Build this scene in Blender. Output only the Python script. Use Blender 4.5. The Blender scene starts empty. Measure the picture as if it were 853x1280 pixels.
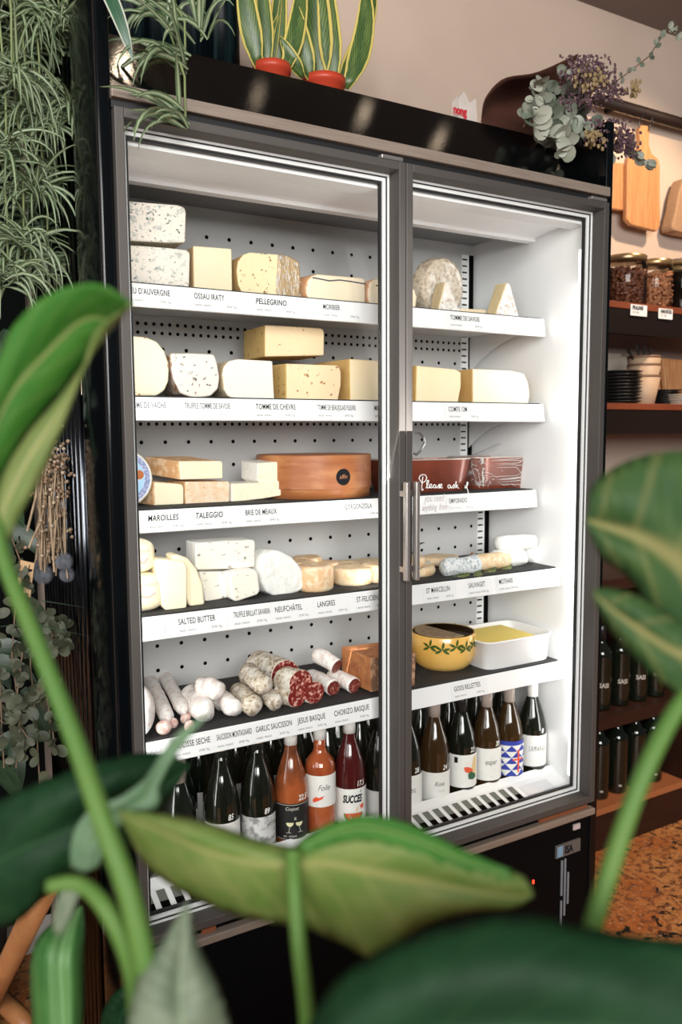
import bpy, bmesh, math, random
from mathutils import Vector, Matrix, noise
import numpy as np
PI=math.pi
random.seed(7)
S=bpy.context.scene; COL=S.collection

# ------------------------------------------------------------------ camera
CAM=Vector((-0.3845,-1.4897,1.451)); YAW,PITCH,ROLL=0.519,0.0965,-0.0063; F=996.83
cy_,sy_,cp_,sp_=math.cos(YAW),math.sin(YAW),math.cos(PITCH),math.sin(PITCH)
fwd=Vector((sy_*cp_,cy_*cp_,-sp_)); rt=Vector((cy_,-sy_,0)); up=rt.cross(fwd)
cr,sr=math.cos(ROLL),math.sin(ROLL)
rt,up=cr*rt+sr*up,-sr*rt+cr*up
cd=bpy.data.cameras.new('camera'); cam=bpy.data.objects.new('camera',cd); COL.objects.link(cam)
cam.matrix_world=Matrix(((rt.x,up.x,-fwd.x,CAM.x),(rt.y,up.y,-fwd.y,CAM.y),(rt.z,up.z,-fwd.z,CAM.z),(0,0,0,1)))
cd.sensor_fit='VERTICAL'; cd.sensor_height=36; cd.lens=F/1280*36; cd.clip_start=.02; cd.clip_end=60
cd.dof.use_dof=True; cd.dof.focus_distance=1.75; cd.dof.aperture_fstop=3.8
S.camera=cam
def ray(px,py): return rt*((px-426.5)/F)-up*((py-640)/F)+fwd
def H(px,py,ax,v):
    "photo pixel -> point of the plane axis=v"
    d=ray(px,py); return CAM+d*((v-CAM[ax])/d[ax])
def D(px,py,d): return CAM+ray(px,py)*d      # point at depth d

# ------------------------------------------------------------------ world, lights, exposure
w=bpy.data.worlds.new('world'); S.world=w; w.use_nodes=True
w.node_tree.nodes['Background'].inputs[0].default_value=(.85,.9,1,1); w.node_tree.nodes['Background'].inputs[1].default_value=.07
S.view_settings.view_transform='Standard'; S.view_settings.look='None'; S.view_settings.gamma=1; S.view_settings.exposure=0.0
S.view_settings.use_curve_mapping=False
def light(name,kind,loc,target=None,power=50,color=(1,1,1),size=1,size_y=None,blend=None,spot=None):
    l=bpy.data.lights.new(name,kind); l.energy=power; l.color=color
    if kind=='AREA':
        l.size=size
        if size_y: l.shape='RECTANGLE'; l.size_y=size_y
    elif kind!='SUN': l.shadow_soft_size=size
    if spot: l.spot_size=spot; l.spot_blend=.6
    o=bpy.data.objects.new(name,l); COL.objects.link(o); o.location=loc
    if target is not None:
        o.rotation_euler=(Vector(target)-Vector(loc)).to_track_quat('-Z','Y').to_euler()
    return o
light('window_daylight','AREA',(-2.6,-2.2,2.3),(0.1,0.0,1.3),75,(1,.985,.96),1.6,1.8)
light('window_daylight_rear','AREA',(-1.1,-4.2,2.4),(0.6,0.3,1.3),250,(1,.985,.96),2.4,1.6)
# ------------------------------------------------------------------ helpers
def tag(o,label=None,cat=None,group=None,kind=None):
    if label: o['label']=label
    if cat: o['category']=cat
    if group: o['group']=group
    if kind: o['kind']=kind
    return o
def thing(name,label,cat,loc=(0,0,0),group=None):
    o=bpy.data.objects.new(name,None); COL.objects.link(o); o.location=loc; o.empty_display_size=.02
    return tag(o,label,cat,group)
class MB:
    def __init__(s): s.v=[];s.f=[];s.m=[];s.uv={}
    def add(s,vs,fs,m=0):
        n=len(s.v); s.v+= [Vector(a) for a in vs]
        for f in fs: s.f.append([i+n for i in f]); s.m.append(m)
        return s
    def box(s,a,b,m=0,rot=None,c=None):
        x0,y0,z0=a;x1,y1,z1=b
        vs=[Vector(p) for p in ((x0,y0,z0),(x1,y0,z0),(x1,y1,z0),(x0,y1,z0),(x0,y0,z1),(x1,y0,z1),(x1,y1,z1),(x0,y1,z1))]
        if rot is not None:
            c=Vector(c) if c is not None else sum(vs,Vector())/8
            vs=[c+rot@(p-c) for p in vs]
        return s.add(vs,[(0,3,2,1),(4,5,6,7),(0,1,5,4),(1,2,6,5),(2,3,7,6),(3,0,4,7)],m)
    def quad(s,a,b,c,d,m=0): return s.add([a,b,c,d],[(0,1,2,3)],m)
    def prism(s,pts,vec,mf=0,ms=0,taper=1.0):
        "polygon pts extruded by vec"
        pts=[Vector(p) for p in pts]; vec=Vector(vec); n=len(pts); c=sum(pts,Vector())/n
        q=[c+vec+(p-c)*taper for p in pts]
        s.add(pts+q,[],0); b=len(s.v)-2*n
        nrm=Vector()
        for i in range(n): nrm+=(pts[i]-c).cross(pts[(i+1)%n]-c)
        fl=nrm.dot(vec)>0
        fr=list(range(b,b+n)); bk=list(range(b+n,b+2*n))
        s.f.append(fr[::-1] if fl else fr); s.m.append(mf)
        s.f.append(bk if fl else bk[::-1]); s.m.append(ms)
        for i in range(n):
            j=(i+1)%n; f=[b+i,b+j,b+n+j,b+n+i]
            s.f.append(f if fl else f[::-1]); s.m.append(ms)
        return s
    def lathe(s,prof,c=(0,0,0),seg=32,axis=None,m=0,a0=0,a1=2*PI,mats=None):
        "prof = [(r,z)] about axis through c"
        c=Vector(c); Rm=Vector((0,0,1)).rotation_difference(Vector(axis)).to_matrix() if axis is not None else Matrix.Identity(3)
        full=abs(a1-a0-2*PI)<1e-6; n=seg if full else seg+1; b=len(s.v)
        for r,z in prof:
            for k in range(n):
                a=a0+(a1-a0)*k/seg
                s.v.append(c+Rm@Vector((r*math.cos(a),r*math.sin(a),z)))
        for i in range(len(prof)-1):
            for k in range(seg):
                k2=(k+1)%n if full else k+1
                s.f.append([b+i*n+k,b+i*n+k2,b+(i+1)*n+k2,b+(i+1)*n+k]); s.m.append(mats[i] if mats else m)
        if full:
            for i,rev in ((0,True),(len(prof)-1,False)):
                if prof[i][0]>1e-5:
                    f=[b+i*n+k for k in range(n)]; s.f.append(f[::-1] if rev else f); s.m.append((mats[0] if rev else mats[-1]) if mats else m)
        return s
    def tube(s,path,rad,seg=10,m=0,cap=True,nz=0,seed=0):
        path=[Vector(p) for p in path]; n=len(path)
        if not hasattr(rad,'__len__'): rad=[rad]*n
        b=len(s.v); prev=None
        for i,p in enumerate(path):
            t=(path[min(i+1,n-1)]-path[max(i-1,0)]).normalized()
            if prev is None:
                a=t.orthogonal().normalized()
            else: a=(prev-t*prev.dot(t)).normalized()
            prev=a; bb=t.cross(a)
            for k in range(seg):
                g=2*PI*k/seg; dd=a*math.cos(g)+bb*math.sin(g); q=p+dd*rad[i]
                if nz: q+=dd*nz*rad[i]*noise.noise(q*(1.2/max(max(rad),.001))+Vector((seed,seed,0)))
                s.v.append(q)
        for i in range(n-1):
            for k in range(seg):
                k2=(k+1)%seg; s.f.append([b+i*seg+k,b+i*seg+k2,b+(i+1)*seg+k2,b+(i+1)*seg+k]); s.m.append(m)
        if cap:
            s.f.append([b+k for k in range(seg)][::-1]); s.m.append(m); s.f.append([b+(n-1)*seg+k for k in range(seg)]); s.m.append(m)
        return s
    def blob(s,c,r,e=1.0,nz=0.0,freq=20,seed=0,rot=None,m=0,nu=28,nv=18):
        "superellipsoid, e<1 boxier"
        c=Vector(c); sg=lambda x,e:math.copysign(abs(x)**e,x); vs=[]
        for i in range(nv+1):
            t=-PI/2+PI*i/nv
            for k in range(nu):
                g=2*PI*k/nu
                p=Vector((r[0]*sg(math.cos(t),e)*sg(math.cos(g),e),r[1]*sg(math.cos(t),e)*sg(math.sin(g),e),r[2]*sg(math.sin(t),e)))
                if nz: p*=1+nz*noise.noise(p*freq+Vector((seed*3.1,seed,0)))
                if rot is not None: p=rot@p
                vs.append(c+p)
        fs=[]
        for i in range(nv):
            for k in range(nu):
                k2=(k+1)%nu; fs.append((i*nu+k,i*nu+k2,(i+1)*nu+k2,(i+1)*nu+k))
        return s.add(vs,fs,m)
    def obj(s,name,mats,parent=None,smooth=False,bevel=0,seg=2,loc=None,sub=0,weld=False):
        me=bpy.data.meshes.new(name); me.from_pydata([tuple(v) for v in s.v],[],s.f)
        if not isinstance(mats,(list,tuple)): mats=[mats]
        for mm in mats: me.materials.append(mm)
        me.polygons.foreach_set('material_index',s.m)
        if s.uv.get('c'):
            l=me.uv_layers.new(name='UVMap'); vi=np.zeros(len(me.loops),int); me.loops.foreach_get('vertex_index',vi)
            l.data.foreach_set('uv',np.array(s.uv['c'],float)[vi].ravel())
        if smooth: me.polygons.foreach_set('use_smooth',[True]*len(me.polygons))
        me.update()
        o=bpy.data.objects.new(name,me); COL.objects.link(o)
        if parent is not None:
            o.parent=parent; me.transform(Matrix.Translation(-wloc(parent)))
        elif loc is not None:
            me.transform(Matrix.Translation(-Vector(loc))); o.location=loc
        if weld:
            md=o.modifiers.new('w','WELD'); md.merge_threshold=1e-5
        if bevel:
            md=o.modifiers.new('b','BEVEL'); md.width=bevel; md.segments=seg; md.limit_method='ANGLE'; md.angle_limit=.5
            if smooth: o.modifiers.new('n','WEIGHTED_NORMAL')
        if sub:
            md=o.modifiers.new('s','SUBSURF'); md.levels=sub; md.render_levels=sub
        return o
def wloc(o):
    v=Vector()
    while o is not None: v=v+o.location; o=o.parent
    return v
def one(name,mb,mats,label,cat,group=None,kind=None,**k):
    "a thing that is a single mesh, origin at its base"
    xs=[v.x for v in mb.v]; ys=[v.y for v in mb.v]; zs=[v.z for v in mb.v]
    o=mb.obj(name,mats,loc=((min(xs)+max(xs))/2,(min(ys)+max(ys))/2,min(zs)),**k); return tag(o,label,cat,group,kind)
def struct(name,mb,m,**k):
    o=mb.obj(name,m,**k); o['kind']='structure'; return o

# materials
MC={}; TS=1.0
def mat(name,base,rough=.6,metal=0,layers=(),bump=None,spec=.5,trans=0,alpha=1,emit=None,sss=0,coat=0,aniso=None,coord='Object',ior=1.45,sheen=0):
    if name in MC: return MC[name]
    m=bpy.data.materials.new(name); m.use_nodes=True; nt=m.node_tree; N=nt.nodes; L=nt.links
    b=N['Principled BSDF']; b.inputs['Base Color'].default_value=(*base,1); b.inputs['Roughness'].default_value=rough
    b.inputs['Metallic'].default_value=metal; b.inputs['Specular IOR Level'].default_value=spec; b.inputs['IOR'].default_value=ior
    b.inputs['Transmission Weight'].default_value=trans; b.inputs['Alpha'].default_value=alpha
    b.inputs['Coat Weight'].default_value=coat; b.inputs['Coat Roughness'].default_value=.05
    if sss: b.inputs['Subsurface Weight'].default_value=sss; b.inputs['Subsurface Radius'].default_value=(.02,.012,.006); b.inputs['Subsurface Scale'].default_value=.5
    if emit: b.inputs['Emission Color'].default_value=(*emit[0],1); b.inputs['Emission Strength'].default_value=emit[1]
    tc=N.new('ShaderNodeTexCoord'); col=None
    def mapped(st):
        mp=N.new('ShaderNodeMapping'); mp.inputs['Scale'].default_value=st; L.new(tc.outputs[coord],mp.inputs[0]); return mp.outputs[0]
    for ly in layers:
        kind=ly.get('k','noise'); st=ly.get('st',(1,1,1))
        if kind=='noise':
            t=N.new('ShaderNodeTexNoise'); t.inputs['Scale'].default_value=ly['s']*(TS if ly['s']>=12 else 1); t.inputs['Detail'].default_value=ly.get('d',4); t.inputs['Roughness'].default_value=ly.get('r',.55); out=t.outputs['Fac']
            t.inputs['Distortion'].default_value=ly.get('dist',0)
        elif kind=='voro':
            t=N.new('ShaderNodeTexVoronoi'); t.inputs['Scale'].default_value=ly['s']; out=t.outputs['Distance']
        elif kind=='wave':
            t=N.new('ShaderNodeTexWave'); t.inputs['Scale'].default_value=ly['s']; t.inputs['Distortion'].default_value=ly.get('dist',3); t.inputs['Detail'].default_value=3; t.bands_direction=ly.get('dir','X'); out=t.outputs['Fac']
        L.new(mapped(st),t.inputs['Vector'])
        rp=N.new('ShaderNodeMapRange'); rp.inputs['From Min'].default_value=ly['lo']; rp.inputs['From Max'].default_value=ly['hi']; rp.inputs['To Max'].default_value=ly.get('a',1); L.new(out,rp.inputs[0])
        mx=N.new('ShaderNodeMix'); mx.data_type='RGBA'; L.new(rp.outputs[0],mx.inputs['Factor'])
        if col is None: mx.inputs['A'].default_value=(*base,1)
        else: L.new(col,mx.inputs['A'])
        mx.inputs['B'].default_value=(*ly['c'],1); col=mx.outputs['Result']
    if col is not None: L.new(col,b.inputs['Base Color'])
    if bump:
        t=N.new('ShaderNodeTexNoise'); t.inputs['Scale'].default_value=bump[0]; t.inputs['Detail'].default_value=5; L.new(mapped(bump[2] if len(bump)>2 else (1,1,1)),t.inputs['Vector'])
        bp=N.new('ShaderNodeBump'); bp.inputs['Strength'].default_value=bump[1]; bp.inputs['Distance'].default_value=.004; L.new(t.outputs['Fac'],bp.inputs['Height']); L.new(bp.outputs[0],b.inputs['Normal'])
    MC[name]=m; return m
def glass(name='pane_glass',tint=(.97,.99,.98),refl=1.0):
    if name in MC: return MC[name]
    m=bpy.data.materials.new(name); m.use_nodes=True; nt=m.node_tree; N=nt.nodes; L=nt.links; N.remove(N['Principled BSDF'])
    t=N.new('ShaderNodeBsdfTransparent'); t.inputs[0].default_value=(*tint,1); g=N.new('ShaderNodeBsdfGlossy'); g.inputs['Roughness'].default_value=.02
    fr=N.new('ShaderNodeFresnel'); fr.inputs[0].default_value=1.3; mu=N.new('ShaderNodeMath'); mu.operation='MULTIPLY'; mu.inputs[1].default_value=refl; L.new(fr.outputs[0],mu.inputs[0])
    mx=N.new('ShaderNodeMixShader'); L.new(mu.outputs[0],mx.inputs[0]); L.new(t.outputs[0],mx.inputs[1]); L.new(g.outputs[0],mx.inputs[2]); L.new(mx.outputs[0],N['Material Output'].inputs[0])
    MC[name]=m; return m
def leafmat(name,c1,c2,rib,ribw=.04,veins=9,veina=.35,rough=.35,trans=.35,stripe=None,edge=None,spec=.4):
    "uv: u across -1..1 mapped 0..1, v along"
    if name in MC: return MC[name]
    m=bpy.data.materials.new(name); m.use_nodes=True; nt=m.node_tree; N=nt.nodes; L=nt.links
    b=N['Principled BSDF']; b.inputs['Roughness'].default_value=rough; b.inputs['Specular IOR Level'].default_value=spec
    uv=N.new('ShaderNodeUVMap'); sp=N.new('ShaderNodeSeparateXYZ'); L.new(uv.outputs[0],sp.inputs[0])
    def math_(op,a,b_=None):
        n=N.new('ShaderNodeMath'); n.operation=op
        for i,x in enumerate((a,b_)):
            if x is None: continue
            if isinstance(x,(int,float)): n.inputs[i].default_value=x
            else: L.new(x,n.inputs[i])
        return n.outputs[0]
    def mr(x,a,b_,to=1,sm=True):
        n=N.new('ShaderNodeMapRange'); n.interpolation_type='SMOOTHSTEP' if sm else 'LINEAR'; L.new(x,n.inputs[0]); n.inputs[1].default_value=a; n.inputs[2].default_value=b_; n.inputs[4].default_value=to; return n.outputs[0]
    def mix(f,a,b_):
        n=N.new('ShaderNodeMix'); n.data_type='RGBA'; L.new(f,n.inputs['Factor'])
        for k,x in (('A',a),('B',b_)):
            if isinstance(x,tuple): n.inputs[k].default_value=(*x,1)
            else: L.new(x,n.inputs[k])
        return n.outputs['Result']
    u=math_('ABSOLUTE',math_('SUBTRACT',sp.outputs[0],.5))   # 0 at rib .5 at edge
    nz=N.new('ShaderNodeTexNoise'); nz.inputs['Scale'].default_value=3; L.new(uv.outputs[0],nz.inputs['Vector'])
    c=mix(mr(nz.outputs['Fac'],.35,.65),c1,c2)
    if veins:
        vv=math_('SINE',math_('MULTIPLY',math_('SUBTRACT',sp.outputs[1],math_('MULTIPLY',u,.7)),veins*2*PI))
        c=mix(mr(vv,.6,1,veina),c,rib)
    if stripe:
        st=math_('SINE',math_('MULTIPLY',sp.outputs[0],60)); 
        c=mix(mr(u,.17,.25,1),stripe,c) if not edge else mix(mr(u,.38,.42,1),c,edge)
        if not edge: c=mix(mr(st,.2,1,.25),c,stripe)
    c=mix(math_('SUBTRACT',1,mr(u,0,ribw)),c,rib)
    L.new(c,b.inputs['Base Color'])
    tr=N.new('ShaderNodeBsdfTranslucent'); L.new(c,tr.inputs[0]); mx=N.new('ShaderNodeMixShader'); mx.inputs[0].default_value=trans
    L.new(b.outputs[0],mx.inputs[1]); L.new(tr.outputs[0],mx.inputs[2]); L.new(mx.outputs[0],N['Material Output'].inputs[0])
    MC[name]=m; return m

WHITE=mat('white_enamel',(.84,.84,.84),.35)
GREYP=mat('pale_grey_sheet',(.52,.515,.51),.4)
STEEL=mat('brushed_door_metal',(.105,.095,.088),.62,.6,bump=(300,.05,(1,1,.05)))
HANDLE=mat('handle_metal',(.50,.46,.43),.3,.8)
TRIM=mat('beige_trim',(.27,.22,.18),.45,.2,layers=[dict(s=12,lo=.4,hi=.7,c=(.22,.17,.135),st=(1,30,30))])
BLACK=mat('black_gloss',(.002,.0028,.0035),.14,spec=.35)
BLACKM=mat('black_matt',(.002,.0025,.003),.6,spec=.1)
HOLE=mat('hole_black',(.004,.004,.004),.9,spec=0)
RUBBER=mat('black_rubber',(.012,.012,.013),.5)
MATB=mat('black_shelf_mat',(.02,.02,.021),.75,layers=[dict(k='voro',s=260,lo=.25,hi=.1,c=(.13,.13,.12))],bump=(250,.5))
LED=mat('led_tube',(1,1,1),.5,emit=((1,.99,.97),1.4))
CARD=mat('price_card_paper',(.80,.80,.80),.5)
INK=mat('black_ink',(.012,.012,.014),.7,spec=.1); INKG=mat('grey_ink',(.10,.10,.11),.7); INKF=mat('faded_ink',(.42,.41,.42),.7)
CHALK=mat('white_chalk_ink',(.85,.85,.83),.7,emit=None)
PINKI=mat('faded_white_ink',(.58,.54,.53),.7)

# ------------------------------------------------------------------ text
TX={}
def text_mesh(s,size,sx=1.0,bold=0.0,shear=0,sp=1.0):
    key=(s,size,sx,bold,shear,sp)
    if key in TX: return TX[key]
    c=bpy.data.curves.new('lettering','FONT'); c.body=s; c.size=size; c.offset=bold; c.shear=shear; c.space_character=sp; c.resolution_u=3
    o=bpy.data.objects.new('lettering',c); COL.objects.link(o); bpy.context.view_layer.update()
    me=o.to_mesh(); vs=[(v.co.x*sx,v.co.y) for v in me.vertices]; fs=[list(p.vertices) for p in me.polygons]
    o.to_mesh_clear(); bpy.data.objects.remove(o); bpy.data.curves.remove(c)
    if vs:
        x0=min(v[0] for v in vs); vs=[(x-x0,y) for x,y in vs]
    TX[key]=(vs,fs); return TX[key]
def add_text(mb,s,o,X,Y,size,sx=.62,bold=.0,shear=0,maxw=None,m=0,center=False,sp=1.0):
    vs,fs=text_mesh(s,size,sx,bold,shear,sp); 
    if not vs: return
    wd=max(v[0] for v in vs); k=min(1,maxw/wd) if maxw else 1
    off=-wd*k/2 if center else 0
    mb.add([Vector(o)+Vector(X)*(x*k+off)+Vector(Y)*y for x,y in vs],fs,m)

# ------------------------------------------------------------------ room shell
PLASTER=mat('beige_plaster',(.56,.44,.36),.85,layers=[dict(s=3,lo=.4,hi=.7,c=(.52,.405,.33))],bump=(25,.12))
CEILM=mat('ceiling_paint',(.20,.165,.15),.9)
FLOORM=mat('rust_stained_stone',(.48,.15,.04),.45,layers=[dict(s=7,d=8,lo=.42,hi=.6,c=(.58,.25,.08)),dict(s=40,d=8,lo=.48,hi=.6,c=(.24,.085,.035)),dict(s=14,d=10,r=.7,dist=1.2,lo=.56,hi=.60,c=(.02,.014,.012)),dict(s=90,d=6,lo=.6,hi=.66,c=(.62,.42,.28))],bump=(30,.2))
WY=.80
struct('floor',MB().box((-2.2,-3.4,-.05),(4.2,WY,0)),FLOORM)
struct('wall_back',MB().box((-2.2,WY,-.05),(4.2,WY+.1,3.2)),PLASTER)
struct('ceiling',MB().box((-2.2,-.9,3.06),(4.2,WY,3.12)),CEILM)
struct('baseboard_back',MB().box((-2.2,WY-.015,0),(-.04,WY,.12)),mat('white_skirting',(.6,.58,.54),.5),bevel=.004)
DARKW=mat('shade_dark_boards',(.003,.004,.0035),.8,spec=.05,layers=[dict(s=3,lo=.4,hi=.7,c=(.005,.006,.005),st=(6,6,.4))])  # near-black colour carries the shade of the wall behind the plants
struct('shade_panel_1',MB().box((-1.2,WY-.045,.12),(-.045,WY-.0005,3.05)),DARKW)  # added dark panel in place of the shaded wall left of the refrigerator

# ------------------------------------------------------------------ refrigerator
FX0,FX1=-.028,1.278; Z0,Z1=.45,2.034
fr=thing('display_refrigerator','tall black two-door glass display refrigerator full of cheese, charcuterie and wine','refrigerator',(.625,.4,0))
IX0,IX1=.012,1.235
for x0,x1 in ((FX0,0),(1.253,FX1)):
    if x0<0: pts=[(x1,0,0),(x1,.75,0)]+[(x0+.006-.016*math.sin(PI*min(1,(.75-.03*k)/.22) ) if (.75-.03*k)<.22 else x0+.006,.75-.03*k,0) for k in range(26)]
    if x0<0:
        pts=[(x1,0,0),(x1,.75,0),(x0+.004,.75,0)]+[(x0+.004-.016*math.sin(PI*k/14)**.7,.20*(1-k/14),0) for k in range(15)]
        m=MB().prism(pts,(0,0,2.24))
    else: m=MB().box((x0,0,0),(x1,.75,2.24))
    m.obj('side_panel',BLACK,fr,smooth=True,bevel=.004,seg=3)
rb=MB()
for k in range(12):
    y=.225+k*.043; rb.lathe([(.0095,.02),(.0095,2.2)],(FX0+.001,y,0),seg=20)
o=rb.obj('fluted_cladding',mat('dark_chrome',(.07,.075,.085),.14,1.0),fr,smooth=True); o['label']='glossy black vertical fluting on the side'
# interior box
for a,b in ((0,IX0),(IX1,1.253)): MB().box((a,.02,.36),(b,.55,2.07)).obj('inner_wall',WHITE,fr)
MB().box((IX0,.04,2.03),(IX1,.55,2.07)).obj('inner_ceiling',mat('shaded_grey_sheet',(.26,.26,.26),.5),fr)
MB().box((IX0,.508,1.29),(IX1,.55,2.03)).obj('back_panel',GREYP,fr)
MB().box((IX0,.421,.44),(IX1,.50,1.27)).obj('back_panel',GREYP,fr)
MB().prism([(IX0,.025,2.033),(IX0,.03,2.018),(IX0,.235,1.995),(IX0,.235,1.986),(IX0,.262,1.986),(IX0,.262,2.0),(IX0,.27,2.03)],(IX1-IX0,0,0)).obj('top_duct',mat('bright_white_enamel',(.92,.92,.92),.35),fr,bevel=.001)
mb=MB()
def hole(x,y,z,r):
    mb.add([(x+r*math.cos(a*PI/4),y-.0008,z+r*math.sin(a*PI/4)) for a in range(8)],[range(8)])
for z in (1.958,1.668,1.435,1.374,1.90): 
    for k in range(20): 
        x=.0555+.0617*k
        if x<1.2 and not (z==1.90 and k%2): hole(x,.508,z,.0052)
for z in (1.730,1.708,1.481):
    for k in range(59): hole(.0145+.0205*k,.508,z,.0047)
for z in (1.17,1.11,1.05,.932,.870,.81):
    for k in range(20):
        x=.0555+.0617*k
        if x<1.2: hole(x,.421,z,.0052)
o=mb.obj('perforation_pattern',HOLE,fr); o['kind']='stuff'
for yy,za,zb in ((.508,1.31,2.0),(.421,.75,1.255)):
    m=MB(); m.box((1.188,yy-.003,za),(1.216,yy-.0002,zb)); m.obj('slotted_upright',WHITE,fr)
    m=MB(); z=za+.01
    while z<zb: m.box((1.190,yy-.0042,z),(1.208,yy-.0031,z+.0045)); z+=.0195
    m.box((1.218,yy-.003,za),(1.2345,yy-.0005,zb)); m.obj('upright_slot',HOLE,fr)
# shelves
SH=[(1.7665,.183,.508),(1.5328,.180,.508),(1.2918,.203,.508),(1.0807,.108,.421),(.8212,.093,.421)]
for i,(zt,ys,yb) in enumerate(SH):
    sh=MB().box((.014,ys+.004,zt-.016),(1.222,yb-.002,zt-.004)).obj('shelf',WHITE,fr)
    sh['label']=['top shelf','second shelf','middle shelf','fourth shelf','lowest shelf'][i]
    MB().box((.016,ys+.004,zt-.0039),(1.215,yb-.004,zt+.0025)).obj('shelf_mat',MATB,sh)
    MB().prism([(.014,ys-.001,zt),(.014,ys-.009,zt-.048),(.014,ys-.003,zt-.050),(.014,ys+.006,zt-.002)],(1.208,0,0)).obj('price_rail',WHITE,sh,bevel=.0015)
    for xb in (.016,1.2215):
        pts=[(xb,ys+.02,zt-.016)]
        dep=yb-ys-.02
        for k in range(13):
            t=k/12; pts.append((xb,ys+.02+dep*t,zt-.026-.10*t**2.2))
        pts.append((xb,yb-.004,zt-.016))
        MB().prism(pts,(.002,0,0)).obj('shelf_bracket',WHITE,sh)
# bottom deck
def DZ(y): return .475+ (y-.03)*.22
dk=MB()
dk.prism([(IX0,.03,.44),(IX0,.03,.466),(IX0,.045,.472),(IX0,.118,.489),(IX0,.139,.500),(IX0,.1415,.496),(IX0,.122,.47),(IX0,.122,.44)],(IX1-IX0,0,0))
dko=dk.obj('air_grille',WHITE,fr)
MB().box((IX0,.122,.43),(IX1,.43,.447)).obj('deck_floor',WHITE,fr)
mb=MB()
SL=mat('slot_dark_green',(.14,.15,.125),.5); 
for k in range(34):
    x=.035+k*.0315
    if x>1.06: break
    a=Vector((x,.052,.4742)); b=Vector((x+.001,.108,.4872)); d=Vector((.019,0,0)); u=Vector((0,0,.0006))
    mb.quad(a+u,a+d+u,b+d+u,b+u)
    c=a.lerp(b,.42); mb.quad(a+u*1.6,a+d+u*1.6,c+d+u*1.6,c+u*1.6,1)
mb.obj('air_slot',[SL,HOLE],dko)
MB().quad((1.08,.06,.4768),(1.18,.06,.4768),(1.18,.1,.4862),(1.08,.1,.4862)).obj('data_sticker',mat('sticker_grey',(.7,.69,.7),.5),dko)
# body front borders
MB().box((0,.046,1.99),(1.253,.10,2.05)).obj('head_rail',WHITE,fr)
m=MB(); m.box((0,0.001,2.036),(1.253,.05,2.05)); m.obj('top_gasket',RUBBER,fr)
MB().box((-.002,-.012,2.050),(1.256,.06,2.073)).obj('top_trim',TRIM,fr,bevel=.002)
MB().box((-.002,-.016,.413),(1.254,.05,.431)).obj('bottom_trim',TRIM,fr,bevel=.003)
MB().box((-.001,.004,.431),(1.253,.06,.449)).obj('bottom_gap',BLACKM,fr)
MB().box((1.06,-.004,.4315),(1.235,.003,.441)).obj('wooden_wedge',mat('wedge_wood',(.22,.07,.03),.5),fr)
MB().box((.13,-.004,.4315),(.16,.003,.441)).obj('wooden_wedge',MC['wedge_wood'],fr)
CANO=mat('black_canopy',(.002,.0025,.0028),.10,spec=.5,ior=1.12,bump=(160,.05))
MB().prism([(0,.0,2.073),(0,.17,2.24),(0,.75,2.24),(0,.75,2.073)],(1.253,0,0)).obj('canopy',CANO,fr)
MB().box((0,.005,.0),(1.253,.75,.412)).obj('base_housing',BLACKM,fr)
MB().box((0,.552,.41),(1.253,.75,2.08)).obj('rear_housing',BLACKM,fr)
# ISA plate, lock, led, vents
pl=MB().box((1.126,.000,.312),(1.216,.005,.347)).obj('maker_plate',mat('plate_grey',(.14,.135,.13),.4,.3),fr)
t=MB(); add_text(t,'ISA',(1.158,-.0008,.319),(1,0,0),(0,0,1),.030,.72,bold=.0012); t.obj('lettering',INK,pl)
MB().box((1.130,-.0008,.315),(1.150,.0,.344)).obj('emblem',mat('pale_blue',(.18,.32,.45),.4),pl)
MB().box((1.19,-.0,.376),(1.214,.0045,.391)).obj('sticker',mat('sticker_pink',(.55,.45,.43),.5),fr)
MB().box((1.045,.001,.265),(1.05,.0045,.275)).obj('indicator_lamp',mat('red_led',(.5,.02,.01),.4,emit=((1,.08,.03),1.5)),fr)
m=MB(); GR=mat('vent_grey',(.22,.24,.27),.4)
for x,za,zb in ((1.148,.20,.30),(1.160,.14,.302),(1.172,.17,.26),(1.148,.11,.185)): m.box((x,.001,za),(x+.005,.0045,zb))
m.obj('vent_slot',GR,fr)
# LED tubes along the jambs (the refrigerator's own lighting)
for z0,z1 in ((.50,1.03),(1.045,1.93)):
    MB().box((1.228,.050,z0),(1.2345,.066,z1)).obj('led_strip',LED,fr,bevel=.002)
    MB().box((.0125,.050,z0),(.019,.066,z1)).obj('led_strip',LED,fr,bevel=.002)

light('left_jamb_tube','AREA',(.022,.06,1.17),(.35,.35,1.17),1.3,(1,.985,.96),.03,1.15)
light('mullion_fill','AREA',(.625,.055,1.27),(.625,.4,1.40),1.5,(1,.985,.96),.05,1.35)  # added fill light behind the mullion, brightens the top duct and cheese fronts
light('right_jamb_tube','AREA',(1.226,.06,1.22),(.9,.35,1.22),1.7,(1,.985,.96),.03,1.25)

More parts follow.
